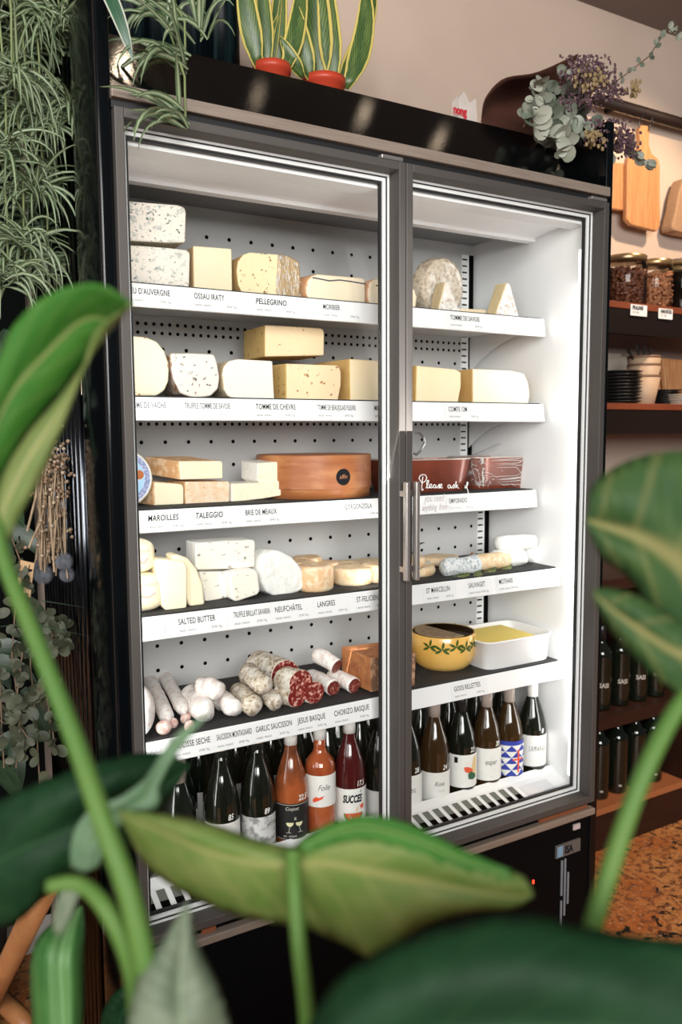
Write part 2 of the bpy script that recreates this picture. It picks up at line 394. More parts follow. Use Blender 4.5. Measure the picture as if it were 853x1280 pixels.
# doors
def door(x0,x1,hx):
    d=thing('glass_door',None,None); d.parent=fr; d.location=Vector((x0,0,Z0))-Vector(fr.location)
    fw=.018
    def ring(a,b,ya,yb,name,mm,bev=0):
        m=MB(); A=(x0+a,x1-a,Z0+a,Z1-a); Bq=(x0+b,x1-b,Z0+b,Z1-b)
        m.box((A[0],ya,A[2]),(Bq[0],yb,A[3])); m.box((Bq[1],ya,A[2]),(A[1],yb,A[3]))
        m.box((Bq[0],ya,A[2]),(Bq[1],yb,Bq[2])); m.box((Bq[0],ya,Bq[3]),(Bq[1],yb,A[3]))
        return m.obj(name,mm,d,bevel=bev)
    ring(.0008,fw,-.016,.026,'door_frame',STEEL,.0015)
    ring(fw,fw+.0045,.024,.028,'glazing_bead',WHITE)
    ring(fw+.0045,fw+.0065,.026,.032,'glazing_seal',RUBBER)
    ring(fw+.0065,fw+.0135,.029,.034,'spacer_bar',WHITE)
    ring(fw+.0135,fw+.0185,.034,.042,'door_gasket',RUBBER)
    MB().quad((x0+fw,.012,Z0+fw),(x1-fw,.012,Z0+fw),(x1-fw,.012,Z1-fw),(x0+fw,.012,Z1-fw)).obj('glass_pane',glass('pane_glass',(.97,.98,.975),.4),d)
    m=MB().box((hx-.006,-.046,1.125),(hx+.006,-.030,1.347)); m.obj('handle',HANDLE,d,smooth=True,bevel=.004,seg=3)
    for z in (1.15,1.32): MB().box((hx-.004,-.032,z-.006),(hx+.004,-.0155,z+.006)).obj('handle_mount',HANDLE,d)
    m=MB()
    for z in (Z1-.004,): m.box((x1-.06,-.012,Z1+.001),(x1-.005,.01,Z1+.010))
    m.obj('hinge',HANDLE,d,bevel=.002)
    return d
door(0,.625,.612); dR=door(.625,1.25,.638)
# handwriting on the glass
t=MB()
def hand(s,px,py,size,m,sx=.8,sh=.25,wd=None):
    p=H(px,py,1,.0105); add_text(t,s,p,(1,0,.0),(0,0,1),size,sx,bold=.0006,shear=sh,m=m,maxw=wd)
def stroke(pts,r=.0011,m=0):
    P=[H(x,y,1,.0100) for x,y in pts]
    Q=[]
    n=len(P)
    for i in range(n-1):
        p0,p1,p2,p3=P[max(i-1,0)],P[i],P[i+1],P[min(i+2,n-1)]
        for k in range(4):
            s_=k/4; Q.append(.5*((2*p1)+(p2-p0)*s_+(2*p0-5*p1+4*p2-p3)*s_*s_+(3*p1-p0-3*p2+p3)*s_**3))
    Q.append(P[-1]); t.tube(Q,r,5,m)
sc=120/853  # strokes traced in the enlarged view of the word
def Z(l): return [(500+x*sc,580+y*sc) for x,y in l]
stroke(Z([(200,170),(185,150),(172,125),(190,98),(225,98),(238,120),(232,145),(205,165),(190,160)]))       # P bowl
stroke(Z([(205,112),(200,160),(196,205),(200,235),(210,222)]))
stroke(Z([(232,215),(245,190),(258,150),(245,150),(240,185),(248,215),(262,205)]))    # l
stroke(Z([(262,205),(282,195),(280,178),(266,185),(266,208),(284,212),(300,198)]))  # e
stroke(Z([(322,190),(306,184),(298,203),(310,214),(322,196),(326,212),(334,210)]))   # a
stroke(Z([(334,208),(350,180),(352,200),(345,216),(358,205)]))  # s
stroke(Z([(358,205),(374,192),(370,178),(358,188),(360,210),(382,212)]))  # e
stroke(Z([(452,190),(434,186),(428,205),(440,216),(452,196),(458,214),(466,208)]))
stroke(Z([(468,208),(482,182),(486,204),(474,216)]))
stroke(Z([(498,215),(500,180),(502,152),(498,190),(516,188),(504,198),(526,216)]))
stroke(Z([(580,215),(584,190),(582,214),(592,210)])); stroke(Z([(592,208),(606,175),(600,160),(596,200),(606,240),(612,262),(600,262)]))
hand('you need',530,627.5,.024,1,.62,.3,.105); hand('anything  from -',528,638.5,.020,1,.62,.3,.19)
t.obj('handwriting',[CHALK,PINKI],dR)

# ------------------------------------------------------------------ price cards
def card(shelf,text,px,py_top,w=.118,ink=INK,hand_=False,label=None,nolines=False,shift=.012,sz=.0178):
    "px = left edge of lettering in the photo"
    zt,ys,yb=SH[shelf]
    X=Vector((1,0,0)); Yv=Vector((0,.008,.048)).normalized(); off=Vector((0,-.0016,0))
    p=H(px,py_top,1,ys-.006); x=p.x
    base=Vector((x-shift,ys-.0092,zt-.0475))+off
    m=MB(); a=base+Yv*.002
    n=Vector((0,.0004,0)); 
    m.prism([a,a+X*w,a+X*w+Yv*.043,a+Yv*.043],(0,.0005,0))
    txt={'':'blank'}.get(text,text)
    o=one('price_card',m,CARD,label or f'white price card reading {txt} clipped on the {["top","second","middle","fourth","lowest"][shelf]} shelf rail','price card','price cards on the shelf rails')
    if text:
        t=MB(); q=a+off*.3
        add_text(t,text,q+X*shift+Yv*.0225,X,Yv,sz,.60 if not hand_ else .72,bold=.00014 if not hand_ else .0003,sp=1.06,shear=0 if not hand_ else .15,maxw=w-shift-.004)
        add_text(t,'ORIGIN : FRANCE',q+X*shift+Yv*.007,X,Yv,.0058,.8,m=1)
        add_text(t,'29.90 / Kg',q+X*(w-.036)+Yv*.007,X,Yv,.0072,.8,m=1)
        t.obj('lettering',[ink,INKG if ink is INK else INKF],o)
    return o
for a in [(0,"BLEU D'AUVERGNE",156,366,.118),(0,'OSSAU IRATY',243,371,.118),(0,'PELLEGRINO',320,376,.118,INK,True),(0,'MORBIER',404,383,.118),
          (0,'TOMME DE SAVOIE',563,397,.125),(0,'ST NECTAIRE',640,404,.10,INKF),
          (1,'TOMME DE VACHE',157,509,.10,INKG),(1,'TRUFFLE TOMME DE SAVOIE',231,508,.118,INKG),(1,'TOMME DE CHEVRE',320,509,.118),(1,'TOMME DE BEAUJOLAIS FLEURIE',397,511,.118),(1,'MANCHEGO',468,509,.06,INK,True),(1,'COMTE 12M',561,514,.118),
          (2,'MAROILLES',185,648,.095,INK,True),(2,'TALEGGIO',245,646,.105,INK,True),(2,'BRIE DE MEAUX',307,642,.105),(2,'GORGONZOLA',431,633,.118),(2,'EMPORADO',562,627,.10,INKG),
          (3,'C BUTTER',170,790,.065,INKF),(3,'SALTED BUTTER',223,780,.118),(3,'TRUFFLE BRILLAT SAVARIN',292,769,.096),(3,'NEUFCHÂTEL',344,765,.104),(3,'LANGRES',397,759,.10),(3,'ST-FELICIEN',446,752,.10),
          (3,'ST MARCELLIN',533,741,.105),(3,'SAUVAGET',586,735,.082),(3,'MOTHAIS',624,728,.082),
          (4,'BASQUE',179,945,.075,INKF),(4,'SAUCISSE SECHE',216,934,.098),(4,'SAUCISSON MONTAGNARD',271,926,.092),(4,'GARLIC SAUCISSON',320,915,.098),(4,'JESUS BASQUE',372,905,.092),(4,'CHORIZO BASQUE',418,897,.115),(4,'FILET',483,886,.07),(4,'GOOS RILLETTES',568,862,.118)]:
    sh,tx,px,py,wd=a[:5]; ink=a[5] if len(a)>5 else INK; hd=len(a)>6
    card(sh,tx,px,py,wd,ink,hd,shift=.006 if wd<.1 else .010)

# ------------------------------------------------------------------ cheeses
TS=2.6
def cheese(k,base,rind,spots=(),rough=.55,bump=None,rspots=()):
    return [mat(k+'_paste',base,rough,layers=spots,sss=.15,bump=bump or (60,.12)),mat(k+'_rind',rind,.7,layers=rspots,bump=bump or (80,.35))]
CH={
'blue':cheese('blue',(.84,.77,.68),(.70,.63,.52),[dict(s=26,d=4,st=(1,1,1.3),lo=.56,hi=.66,c=(.50,.51,.47)),dict(s=50,d=3,st=(1,1,1.3),lo=.62,hi=.66,c=(.10,.12,.12))],rspots=[dict(s=30,lo=.56,hi=.65,c=(.35,.38,.36))],bump=(60,.4)),
'ossau':cheese('ossau',(.86,.73,.52),(.50,.35,.19),[dict(s=8,lo=.35,hi=.7,c=(.82,.68,.46))]),
'pecorino':cheese('pecorino',(.83,.68,.42),(.58,.38,.16),[dict(s=50,d=2,lo=.66,hi=.69,c=(.25,.12,.04))]),
'morbier':cheese('morbier',(.87,.74,.54),(.68,.33,.16),rspots=[dict(s=20,lo=.4,hi=.7,c=(.75,.5,.3))]),
'tomme':cheese('tomme',(.66,.58,.48),(.58,.49,.38),[dict(s=40,d=6,lo=.45,hi=.65,c=(.42,.33,.25)),dict(s=14,lo=.5,hi=.6,c=(.82,.78,.70))],rspots=[dict(s=35,lo=.45,hi=.6,c=(.35,.27,.19))],bump=(90,.7)),
'wedge':cheese('wedge',(.72,.57,.33),(.80,.75,.68),[dict(s=30,lo=.6,hi=.66,c=(.6,.45,.25))],rspots=[dict(s=45,lo=.5,hi=.62,c=(.55,.42,.35)),dict(s=16,lo=.52,hi=.6,c=(.85,.82,.78))],bump=(90,.6)),
'vache':cheese('vache',(.90,.80,.58),(.55,.42,.25),[dict(s=30,d=2,lo=.70,hi=.73,c=(.5,.28,.1))]),
'truffle':cheese('truffle',(.82,.75,.67),(.60,.50,.42),[dict(s=42,lo=.63,hi=.67,c=(.16,.12,.10))],rspots=[dict(s=28,lo=.5,hi=.6,c=(.35,.17,.08))]),
'chevre':cheese('chevre',(.86,.80,.69),(.62,.50,.33)),
'fleurie':cheese('fleurie',(.84,.65,.41),(.52,.35,.13),[dict(s=30,lo=.64,hi=.69,c=(.36,.16,.05))],rspots=[dict(s=30,lo=.6,hi=.66,c=(.3,.15,.05))]),
'comte':cheese('comte',(.87,.69,.42),(.55,.32,.10),[dict(s=5,lo=.3,hi=.7,c=(.88,.75,.52))],rspots=[dict(s=9,lo=.4,hi=.6,c=(.62,.42,.17))]),
'comte2':cheese('comte2',(.91,.80,.60),(.62,.36,.12),rspots=[dict(s=9,lo=.4,hi=.6,c=(.62,.42,.17))]),
'maroilles':cheese('maroilles',(.88,.78,.56),(.66,.37,.17),rspots=[dict(s=25,lo=.45,hi=.6,c=(.80,.57,.36))]),
'taleggio':cheese('taleggio',(.80,.58,.38),(.68,.40,.20),[dict(s=22,lo=.42,hi=.6,c=(.82,.68,.52)),dict(s=60,lo=.6,hi=.7,c=(.62,.36,.18))],rspots=[dict(s=25,lo=.45,hi=.6,c=(.75,.50,.30))]),
'brie':cheese('brie',(.88,.80,.60),(.86,.83,.76),[dict(s=30,lo=.6,hi=.68,c=(.8,.68,.4))],rspots=[dict(s=25,lo=.55,hi=.7,c=(.75,.66,.52))],bump=(50,.5)),
'brillat':cheese('brillat',(.86,.81,.70),(.88,.86,.81),[dict(s=30,st=(1,1,1.5),lo=.62,hi=.68,c=(.35,.32,.28))],bump=(60,.4)),
'butter':cheese('butter',(.93,.81,.57),(.93,.81,.57),bump=(20,.15)),
'whiterind':cheese('whiterind',(.86,.85,.81),(.86,.85,.81),[dict(s=14,lo=.5,hi=.65,c=(.78,.77,.73))],bump=(45,1.2)),
'langres':cheese('langres',(.76,.47,.25),(.74,.43,.20),[dict(s=25,lo=.42,hi=.6,c=(.82,.66,.46)),dict(s=50,lo=.62,hi=.7,c=(.6,.36,.18))],bump=(70,.9)),
'felicien':cheese('felicien',(.82,.64,.42),(.82,.64,.42),[dict(s=22,lo=.45,hi=.62,c=(.74,.50,.28)),dict(s=50,lo=.6,hi=.7,c=(.9,.84,.7))],bump=(60,.7)),
'ash':cheese('ash',(.72,.74,.74),(.72,.74,.74),[dict(s=45,lo=.48,hi=.6,c=(.42,.47,.50)),dict(s=90,lo=.6,hi=.66,c=(.2,.23,.22))],bump=(80,.9)),
}
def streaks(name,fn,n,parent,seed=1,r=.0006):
    "creases of stretched film, their highlights drawn as whitish tubes on a surface fn(u,v)"
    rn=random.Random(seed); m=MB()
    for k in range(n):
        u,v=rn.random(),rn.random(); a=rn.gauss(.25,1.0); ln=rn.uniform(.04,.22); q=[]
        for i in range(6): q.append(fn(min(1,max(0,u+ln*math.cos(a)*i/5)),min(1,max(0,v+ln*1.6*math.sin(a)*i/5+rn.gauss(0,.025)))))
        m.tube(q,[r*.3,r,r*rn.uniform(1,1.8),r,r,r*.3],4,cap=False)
    m.obj(name,mat('crease_highlight',(.80,.78,.76),.2,spec=1,alpha=.8),parent,smooth=True)  # pale colour stands in for the highlights along the film folds
CG='cheeses on display in the refrigerator'
def slab(name,poly,y,depth,key,label,taper=1.0,bevel=.004,skew=(0,0),group=CG,flip=False,cat='cheese'):
    P=[H(px,py,1,y) for px,py in poly]
    m=MB().prism(P,(skew[0],depth,skew[1]),0,1,taper)
    return one(name,m,CH[key][::-1] if flip else CH[key],label,cat,group,smooth=True,bevel=bevel,seg=3)
def settle(poly,zt,y,tol=60):
    "lower the bottom of an outline so that it rests on the shelf"
    zs=[H(px,py,1,y).z for px,py in poly]; return min(zs)-zt
def slab_on(name,poly,shelf,depth,key,label,y=None,up=0.0,**k):
    "outline on a shelf; y solved so that the bottom rests on it (or shifted down when given)"
    zt=SH[shelf][0]; P=[H(px,py,1,y) for px,py in poly]; dz=min(p.z for p in P)-(zt+up)
    P=[p-Vector((0,0,dz)) for p in P]
    taper=k.pop('taper',1.0); bevel=k.pop('bevel',.004); skew=k.pop('skew',(0,0)); 
    m=MB().prism(P,(skew[0],depth,skew[1]),0,1,taper)
    return one(name,m,CH[key],label,'cheese',CG,smooth=True,bevel=bevel,seg=3)
Y0=.215
slab_on('blue_cheese',[(100,298),(160,300),(212,304),(235,307),(238,312),(237,352),(234,355),(100,345)],0,.20,'blue','large veined blue cheese block, lower of the two stacked at the top shelf left end',y=Y0,bevel=.004)
b1=slab('blue_cheese',[(100,246),(160,251),(222,256),(231,259),(233,264),(232,303),(210,303.3),(100,297)],Y0+.004,.19,'blue','veined blue cheese block stacked on top of another at the upper left')
slab_on('cheese_wedge',[(241,299),(290,303),(291,357),(242,355.5)],0,.14,'ossau','plain pale yellow square cheese block between the blue cheese and the spotted half wheel',y=Y0)
p=slab_on('half_wheel_cheese',[(304,356),(298,344),(296,326),(298,314),(304,306),(312,303),(350,306),(362,309),(374,316),(376,340),(374,361.5),(340,360)],0,.13,'pecorino','brown-speckled yellow half wheel cheese with one end in cling film on top shelf',y=Y0)
FILM=mat('cling_film',(.85,.83,.80),.12,trans=.0,alpha=.07,spec=1,bump=(70,3.0,(1,1,.3)))
P=[H(x,y_,1,Y0-.002) for x,y_ in [(347,304.5),(363,308),(375,315),(377,340),(375,362),(344,360)]]
dz=min(q.z for q in P)-SH[0][0]-.0005; P=[q-Vector((0,0,dz)) for q in P]
MB().prism(P,(0,.137,0)).obj('cling_film',mat('film_over_rind',(.46,.32,.17),.15,alpha=.7,spec=1,bump=(60,2.5,(1,1,.35))),p,smooth=True,bevel=.006)
FP=P
streaks('crease_highlights',lambda u,v:FP[0].lerp(FP[2],u)*(1-v)+FP[5].lerp(FP[4],u)*v+Vector((0,-.001,0)),34,p,5,.0007)
def vein(o,pts,y,r=.0016,c=None):
    MB().tube([H(a,b,1,y) for a,b in pts],r,6).obj('ash_line',mat('ash_line',(.10,.10,.11),.8),o)
mo=slab_on('morbier_cheese',[(388,366),(384,357),(384,344),(389,335),(398,332),(458,337.5),(458.5,370),(420,368)],0,.13,'morbier','half morbier cheese with a dark ash line through its cut face and orange rind',y=Y0,skew=(-.035,0),bevel=.008)
vein(mo,[(391,347),(402,349),(412,351),(425,350),(440,352),(457,355)],Y0-.0006)
mo=slab_on('morbier_cheese',[(464,372),(461,362),(461,347),(466,339),(474,338),(512,345),(520,352),(523,362),(521,378),(500,376)],0,.13,'morbier','orange-rinded cheese half hidden behind the centre door frames on the top shelf',y=Y0,skew=(-.03,0),bevel=.008)
vein(mo,[(470,357),(485,357),(500,358)],Y0-.0006)
# standing tomme wheel
c=H(547,338,1,.33); r=.083
c.z=SH[0][0]+r
m=MB().lathe([(0,-.028),(r-.012,-.028),(r-.003,-.022),(r,-.01),(r,.012),(r-.003,.022),(r-.012,.03),(0,.03)],c,48,axis=(-.18,1,.12),mats=[0,1,1,1,1,1,0])
one('round_tomme',m,CH['tomme'],'round mottled grey-brown tomme wheel standing on edge on the top shelf','cheese',CG,smooth=True,bevel=.002)
def wedge3(name,apex,bl,br,yf,dep,label,shelf=0,strip=16):
    "wedge on its rind: triangular white face with the paste cut on its left"
    zt=SH[shelf][0]; A,Bp,Cp=[H(x,y_,1,yf) for x,y_ in (apex,bl,br)]; dz=min(Bp.z,Cp.z)-zt
    A,Bp,Cp=[q-Vector((0,0,dz)) for q in (A,Bp,Cp)]; Bp.z=zt;Cp.z=zt
    dep*=.62; Ab=A+Vector((-.002,dep,.002)); Bb=Bp+Vector((.004,dep,0)); Cb=Cp+Vector((-.006,dep,0))
    A2=A+Vector((.012,0,-.003))
    v=[A,Bp,Cp,A2,Ab,Bb,Cb,Ab+Vector((.012,0,0))]
    m=MB().add(v,[(0,1,2,3),(4,7,6,5),(1,5,6,2),(2,6,7,3),(3,7,4,0)],1); m.add([],[]); 
    n=0; m.f.append([0,4,5,1]); m.m.append(0)
    return one(name,m,CH['wedge'],label,'cheese',CG,smooth=True,bevel=.004,seg=3)
wedge3('cheese_wedge',(557,345),(547,384),(578,384),.225,.07,'small pointed tomme wedge with white rind leaning before the round wheel')
wedge3('cheese_wedge',(634,347),(618,391),(651,393),.225,.075,'tall pointed cheese wedge with speckled white rind at the top shelf right end')
slab_on('cheese_wedge',[(574,372),(609,374),(612,389),(570,385)],0,.05,'ossau','flat tan cheese wedge lying between the two pointed wedges',y=.29)
# shelf 1
Y1=.215
slab_on('half_wheel_cheese',[(100,414),(165,415),(182,416.5),(196,422),(206,434),(212,452),(211,472),(206,484),(196,490.5),(100,491)],1,.14,'vache','large smooth pale yellow half wheel at the second shelf left end',y=Y1,bevel=.005)
slab_on('truffle_cheese',[(213,433),(240,433),(268,434.5),(272,446),(275,464),(273,478),(264,487),(244,490),(226,484),(217,466),(214,450)],1,.12,'truffle','off-white truffle cheese wedge with dark flecks and wrinkled rind',y=Y1,bevel=.005)
slab_on('half_wheel_cheese',[(278,462),(280,451),(286,444),(297,441.5),(341,444),(343.5,493),(300,492),(286,489),(280,480)],1,.14,'chevre','smooth white half wheel of goat cheese with a thin tan rind',y=Y1,bevel=.004)
slab_on('cheese_block',[(357.5,447),(424,449.5),(427,458),(427,474),(423,494.5),(358,493)],1,.17,'fleurie','brown-spotted yellow cheese block standing in front, below the raised block',y=Y1+.005,skew=(-.035,0))
slab('cheese_block',[(331,406),(402,410),(406,414),(405.5,444.5),(331,446)],Y1+.05,.13,'fleurie','brown-specked yellow cheese block raised on top of another on second shelf')
slab_on('cheese_block',[(437,442),(470,444.5),(510,448),(512,497),(438,494.5)],1,.16,'comte','pale yellow cheese block left of the centre frames beside the spotted block',y=Y1,skew=(-.02,0))
slab_on('comte_cheese',[(521,452),(570,457),(577,461),(577,478),(573,499.5),(520,498)],1,.16,'comte','yellow comte block with amber rind just right of the centre frames',y=Y1,skew=(-.005,0))
slab_on('comte_cheese',[(591,456.5),(640,459),(656,463),(661,474),(663,488),(661,501.5),(591,500)],1,.17,'comte2','long smooth pale comte block at the second shelf right end',y=Y1,skew=(-.006,0))
# shelf 2
Y2=.29
slab_on('maroilles_cheese',[(192,599),(228,602),(230.5,606),(230.5,628),(193,629.5)],2,.09,'maroilles','orange-rinded square maroilles with a creamy cut face, left on the middle shelf',y=Y2,skew=(-.035,.004),bevel=.005)
slab_on('taleggio_cheese',[(231,601),(286,600.5),(287.5,603),(287,627),(232,629.5)],2,.10,'taleggio','peach-coloured taleggio block, lower one with mottled washed rind',y=Y2,skew=(-.012,0),bevel=.005)
slab('taleggio_cheese',[(223,576.5),(277,576),(279,579),(279,598.5),(225,599.8)],Y2+.005,.10,'maroilles','taleggio piece with orange rind stacked on top of two other blocks',skew=(-.05,.01),bevel=.004)
slab_on('brie_wedge',[(290,604),(330,603),(376,597),(377,617.5),(352,619),(330,623),(290,627.5)],2,.10,'brie','long white brie wedge lying under another on the middle shelf',y=Y2,skew=(-.02,0),bevel=.003)
slab('brie_wedge',[(322,579),(350,577),(374,579.5),(379,590),(377,599.5),(352,602.5),(328,606),(322,601)],Y2+.004,.08,'brie','smaller white brie wedge stacked on the long one beside wooden box',skew=(-.01,.004),bevel=.003)
# label-faced round cheese box at the left end
c=H(153,601,1,.285); c.z=SH[2][0]+.0665
m=MB(); bx=thing('round_cheese','round cheese with a blue and white label standing upright at middle shelf left end','cheese',(c.x,c.y,SH[2][0]),CG)
ax=(-.12,-1,.15)
MB().lathe([(0,-.030),(.061,-.030),(.066,-.024),(.066,.0),(.063,.006),(0,.006)],c,44,axis=ax).obj('cheese_body',mat('cream_rind',(.82,.72,.55),.6,bump=(40,.3)),bx,smooth=True)
m=MB(); m.lathe([(.060,.0066),(.048,.0068)],c,44,axis=ax,m=0); m.lathe([(.048,.0068),(.018,.0069),(0,.007)],c,44,axis=ax,m=1)
axn=Vector(ax).normalized(); e1=Vector((1,-.12,0)).normalized(); e1=(e1-axn*e1.dot(axn)).normalized(); e2=axn.cross(e1)*-1
if e2.z<0: e2=-e2
q=c+axn*.0076+e1*.036+e2*.006; m.lathe([(0,0),(.0105,0)],q,20,axis=ax,m=2)
q=c+axn*.0074+e1*.014-e2*.012; m.lathe([(0,0),(.016,0)],q,20,axis=ax,m=3)
m.lathe([(.0625,.0064),(.060,.0066)],c,44,axis=ax,m=3)
m.obj('paper_label',[mat('label_violet',(.22,.26,.46),.5,layers=[dict(s=60,lo=.5,hi=.6,c=(.45,.48,.62))]),mat('label_sky',(.36,.58,.78),.5,layers=[dict(s=14,lo=.5,hi=.7,c=(.6,.74,.85))]),mat('label_orange',(.75,.25,.06),.5),mat('label_white',(.75,.77,.8),.5)],bx)
# wooden box
c=Vector((.0,.358,SH[2][0])); e=H(326,600,1,.34); c.x=e.x+.160; r=.15
wb=thing('round_wooden_box','large round wooden cheese box with a black stamp on the middle shelf','wooden box',(c.x,c.y,c.z))
WOODB=mat('thin_box_wood',(.40,.145,.05),.4,layers=[dict(s=6,lo=.35,hi=.7,c=(.30,.09,.028),st=(1,1,12)),dict(s=5,lo=.5,hi=.7,c=(.50,.22,.085),st=(2,2,6))])
MB().lathe([(0,0),(r-.004,0),(r-.004,.055)],c,56).obj('box_base',WOODB,wb,smooth=True)
MB().lathe([(r,.026),(r,.108),(r-.002,.110),(0,.110)],c,56).obj('lid',WOODB,wb,smooth=True,bevel=.001)
st=MB(); P=H(429,594,1,.21); an=math.atan2(P.y-c.y,P.x-c.x)
an=-PI/2+math.asin(max(-1,min(1,(P.x-c.x)/r)))
def on_cyl(c,r,an,u,v): a=an+u/r; return Vector((c.x+r*math.cos(a),c.y+r*math.sin(a),c.z+v))
vs=[on_cyl(c,r+.0006,an,0,.056)]+[on_cyl(c,r+.0006,an,.0205*math.cos(k*PI/12),.056+.0205*math.sin(k*PI/12)) for k in range(24)]
st.add(vs,[(0,1+k,1+(k+1)%24) for k in range(24)])
def cyltext(mb,s,c,r,an,u0,v0,size,sx=.7,m=0,bold=0,shear=0,center=False,maxw=None):
    vs,fs=text_mesh(s,size,sx,bold,shear)
    if not vs: return
    wd=max(v[0] for v in vs); k=min(1,maxw/wd) if maxw else 1
    o=-wd*k/2 if center else 0
    mb.add([on_cyl(c,r,an,u0+o+x*k,v0+y) for x,y in vs],fs,m)
cyltext(st,'affin',c,r+.0010,an,0,.052,.015,.9,1,center=True,shear=.2)
cyltext(st,'GORGONZOLA  DOLCE',c,r+.0008,an,-.03,.086,.007,.7,2,center=True)
st.obj('stamp',[INK,mat('stamp_tan',(.45,.2,.09),.5),mat('faint_stamp',(.30,.12,.05),.6)],wb)
# copper terrines
COP=mat('copper_glaze',(.24,.055,.028),.25,.3,layers=[dict(s=7,lo=.4,hi=.65,c=(.15,.03,.015))],coat=.4)
RIM=mat('terrine_rim',(.62,.55,.50),.3,.6)
def terrine(px0,px1,yt,yb,y,dep,label,film=False,roundy=.25):
    a=H(px0,yt,1,y); b=H(px1,yt,1,y); zt=SH[2][0]; hgt=a.z-H(px0,yb,1,y).z; cx=(a.x+b.x)/2; w2=(b.x-a.x)/2
    T=thing('copper_terrine',label,'terrine',(cx,y+dep/2,zt))
    def ringp(w_,d_,z):
        out=[]
        for k in range(40):
            g=2*PI*k/40; sg=lambda v:math.copysign(abs(v)**roundy,v) if roundy!=1 else v
            out.append((cx+w_*sg(math.cos(g)),y+dep/2+d_*sg(math.sin(g)),z))
        return out
    m=MB(); L_=[(w2*.86,dep/2*.86,zt),(w2*.93,dep/2*.93,zt+hgt*.4),(w2,dep/2,zt+hgt),(w2*.96,dep/2*.96,zt+hgt),(w2*.92,dep/2*.92,zt+hgt*.75)]
    for l in L_: m.v+=[Vector(p) for p in ringp(*l)]
    for i in range(len(L_)-1):
        for k in range(40): m.f.append([i*40+k,i*40+(k+1)%40,(i+1)*40+(k+1)%40,(i+1)*40+k]); m.m.append(0)
    m.f.append(list(range(40))[::-1]); m.m.append(0); m.f.append([160+k for k in range(40)]); m.m.append(1)
    m.obj('terrine_body',[COP,mat('pate_brown',(.20,.10,.06),.7,bump=(60,.6))],T,smooth=True,bevel=.001)
    m=MB(); n=40; pth=[Vector(p) for p in ringp(w2,dep/2,zt+hgt)]; m.tube(pth+[pth[0]],.0022,6,cap=False); m.obj('rim',RIM,T,smooth=True)
    if film:
        m=MB(); m.v=[]; LL=[(w2*.92,dep/2*.92,zt+.012),(w2*1.0,dep/2*1.0,zt+hgt*.5),(w2*1.03,dep/2*1.03,zt+hgt+.004),(w2*.5,dep/2*.5,zt+hgt+.005),(.001,.001,zt+hgt+.003)]
        for l in LL: m.v+=[Vector(p)*1+Vector((0,0,.003*noise.noise(Vector(p)*60))) for p in ringp(*l)]
        for i in range(len(LL)-1):
            for k in range(40): m.f.append([i*40+k,i*40+(k+1)%40,(i+1)*40+(k+1)%40,(i+1)*40+k]); m.m.append(0)
        m.obj('cling_film',FILM,T,smooth=True)
        def fn(u,v):
            g=-PI*.98+u*PI*.96; k_=.93+.12*v; sg=lambda q:math.copysign(abs(q)**roundy,q)
            return Vector((cx+w2*k_*sg(math.cos(g)),y+dep/2+dep/2*k_*sg(math.sin(g)),zt+.008+v*(hgt-.006)))
        streaks('crease_highlights',fn,75,T,4)
        streaks('crease_highlights',lambda u,v:fn(.30+.06*u,v),16,T,9,.0012)
        streaks('crease_highlights',lambda u,v:fn(.45+.5*u,.15+.5*u*u+.12*v),30,T,11,.0008)
    return T,cx,zt+hgt,w2
T1,_,zt1,_=terrine(488,592,568,611,.27,.13,'rectangular copper-brown terrine right of the door handles on middle shelf',roundy=.2)
T2,_,_,_=terrine(596,671,565,606,.27,.15,'copper-brown terrine wrapped in shiny cling film at the middle shelf right end',film=True,roundy=.35)
m=MB(); P=[(516,566),(521,568),(527,562),(531,554),(530,546),(525,541),(519,541)]
m.tube([H(x,y_,1,.33) for x,y_ in P],[.0035,.004,.004,.004,.004,.0038,.003],8)
m.tube([H(516,566,1,.33),H(513,572,1,.33),H(509,580,1,.33)],.003,8)
one('hooked_ladle',m,mat('bright_steel',(.6,.6,.6),.2,.9),'steel ladle with a hooked handle standing in the copper terrine','ladle')
m=MB(); a=H(596,567,1,.33); b=H(644,546,1,.40); m.tube([a,a.lerp(b,.5),b],[.0022,.0018,.0012],6)
m.tube([a,a+(a-b).normalized()*.02],.003,6)
one('thin_knife',m,mat('dull_steel',(.45,.45,.46),.3,.6),'thin steel skewer knife poking up between the two terrines','knife')

# shelf 3
Z3=SH[3][0]
def base3(px,py,z=Z3): return H(px,py,2,z)
def blobthing(name,cpx,cpy,y,rx,ry,rz,key,label,zbase,e=.6,nz=.08,rot=0,freq=22,seed=1,tilt=None,cat='cheese',group=CG,mats=None):
    p=H(cpx,cpy,1,y); Rm=Matrix.Rotation(rot,3,'Z')
    if tilt: Rm=Rm@Matrix.Rotation(tilt,3,'Y')
    m=MB().blob((p.x,p.y,0),(rx,ry,rz),e,nz,freq,seed,Rm)
    mz=min(v.z for v in m.v)
    for v in m.v: v.z+=zbase-mz
    return one(name,m,mats or CH[key],label,cat,group,smooth=True)
o=blobthing('butter_pat',160,740,.18,.072,.045,.042,'butter','round butter with a red stamp on the fourth shelf left, lower one',Z3,.55,.03)
o2=blobthing('butter_pat',156,692,.185,.06,.042,.036,'butter','round butter with a red stamp stacked above another at left end',Z3+.083,.55,.03)
RED=mat('red_stamp',(.75,.30,.26),.6)
def stamp(o,px0,px1,py,y):
    t=MB(); add_text(t,'Beurre de Baratte',H(px0,py,1,y),(1,0,.06),(0,0,1),.011,.7,shear=.3,maxw=(H(px1,py,1,y)-H(px0,py,1,y)).x)
    a=H(px0,py+10,1,y); b=H(px1-3,py+6,1,y); c_=H((px0+px1)/2,py+12,1,y); t.tube([a,c_,b],.0012,5); t.obj('red_stamp',RED,o)
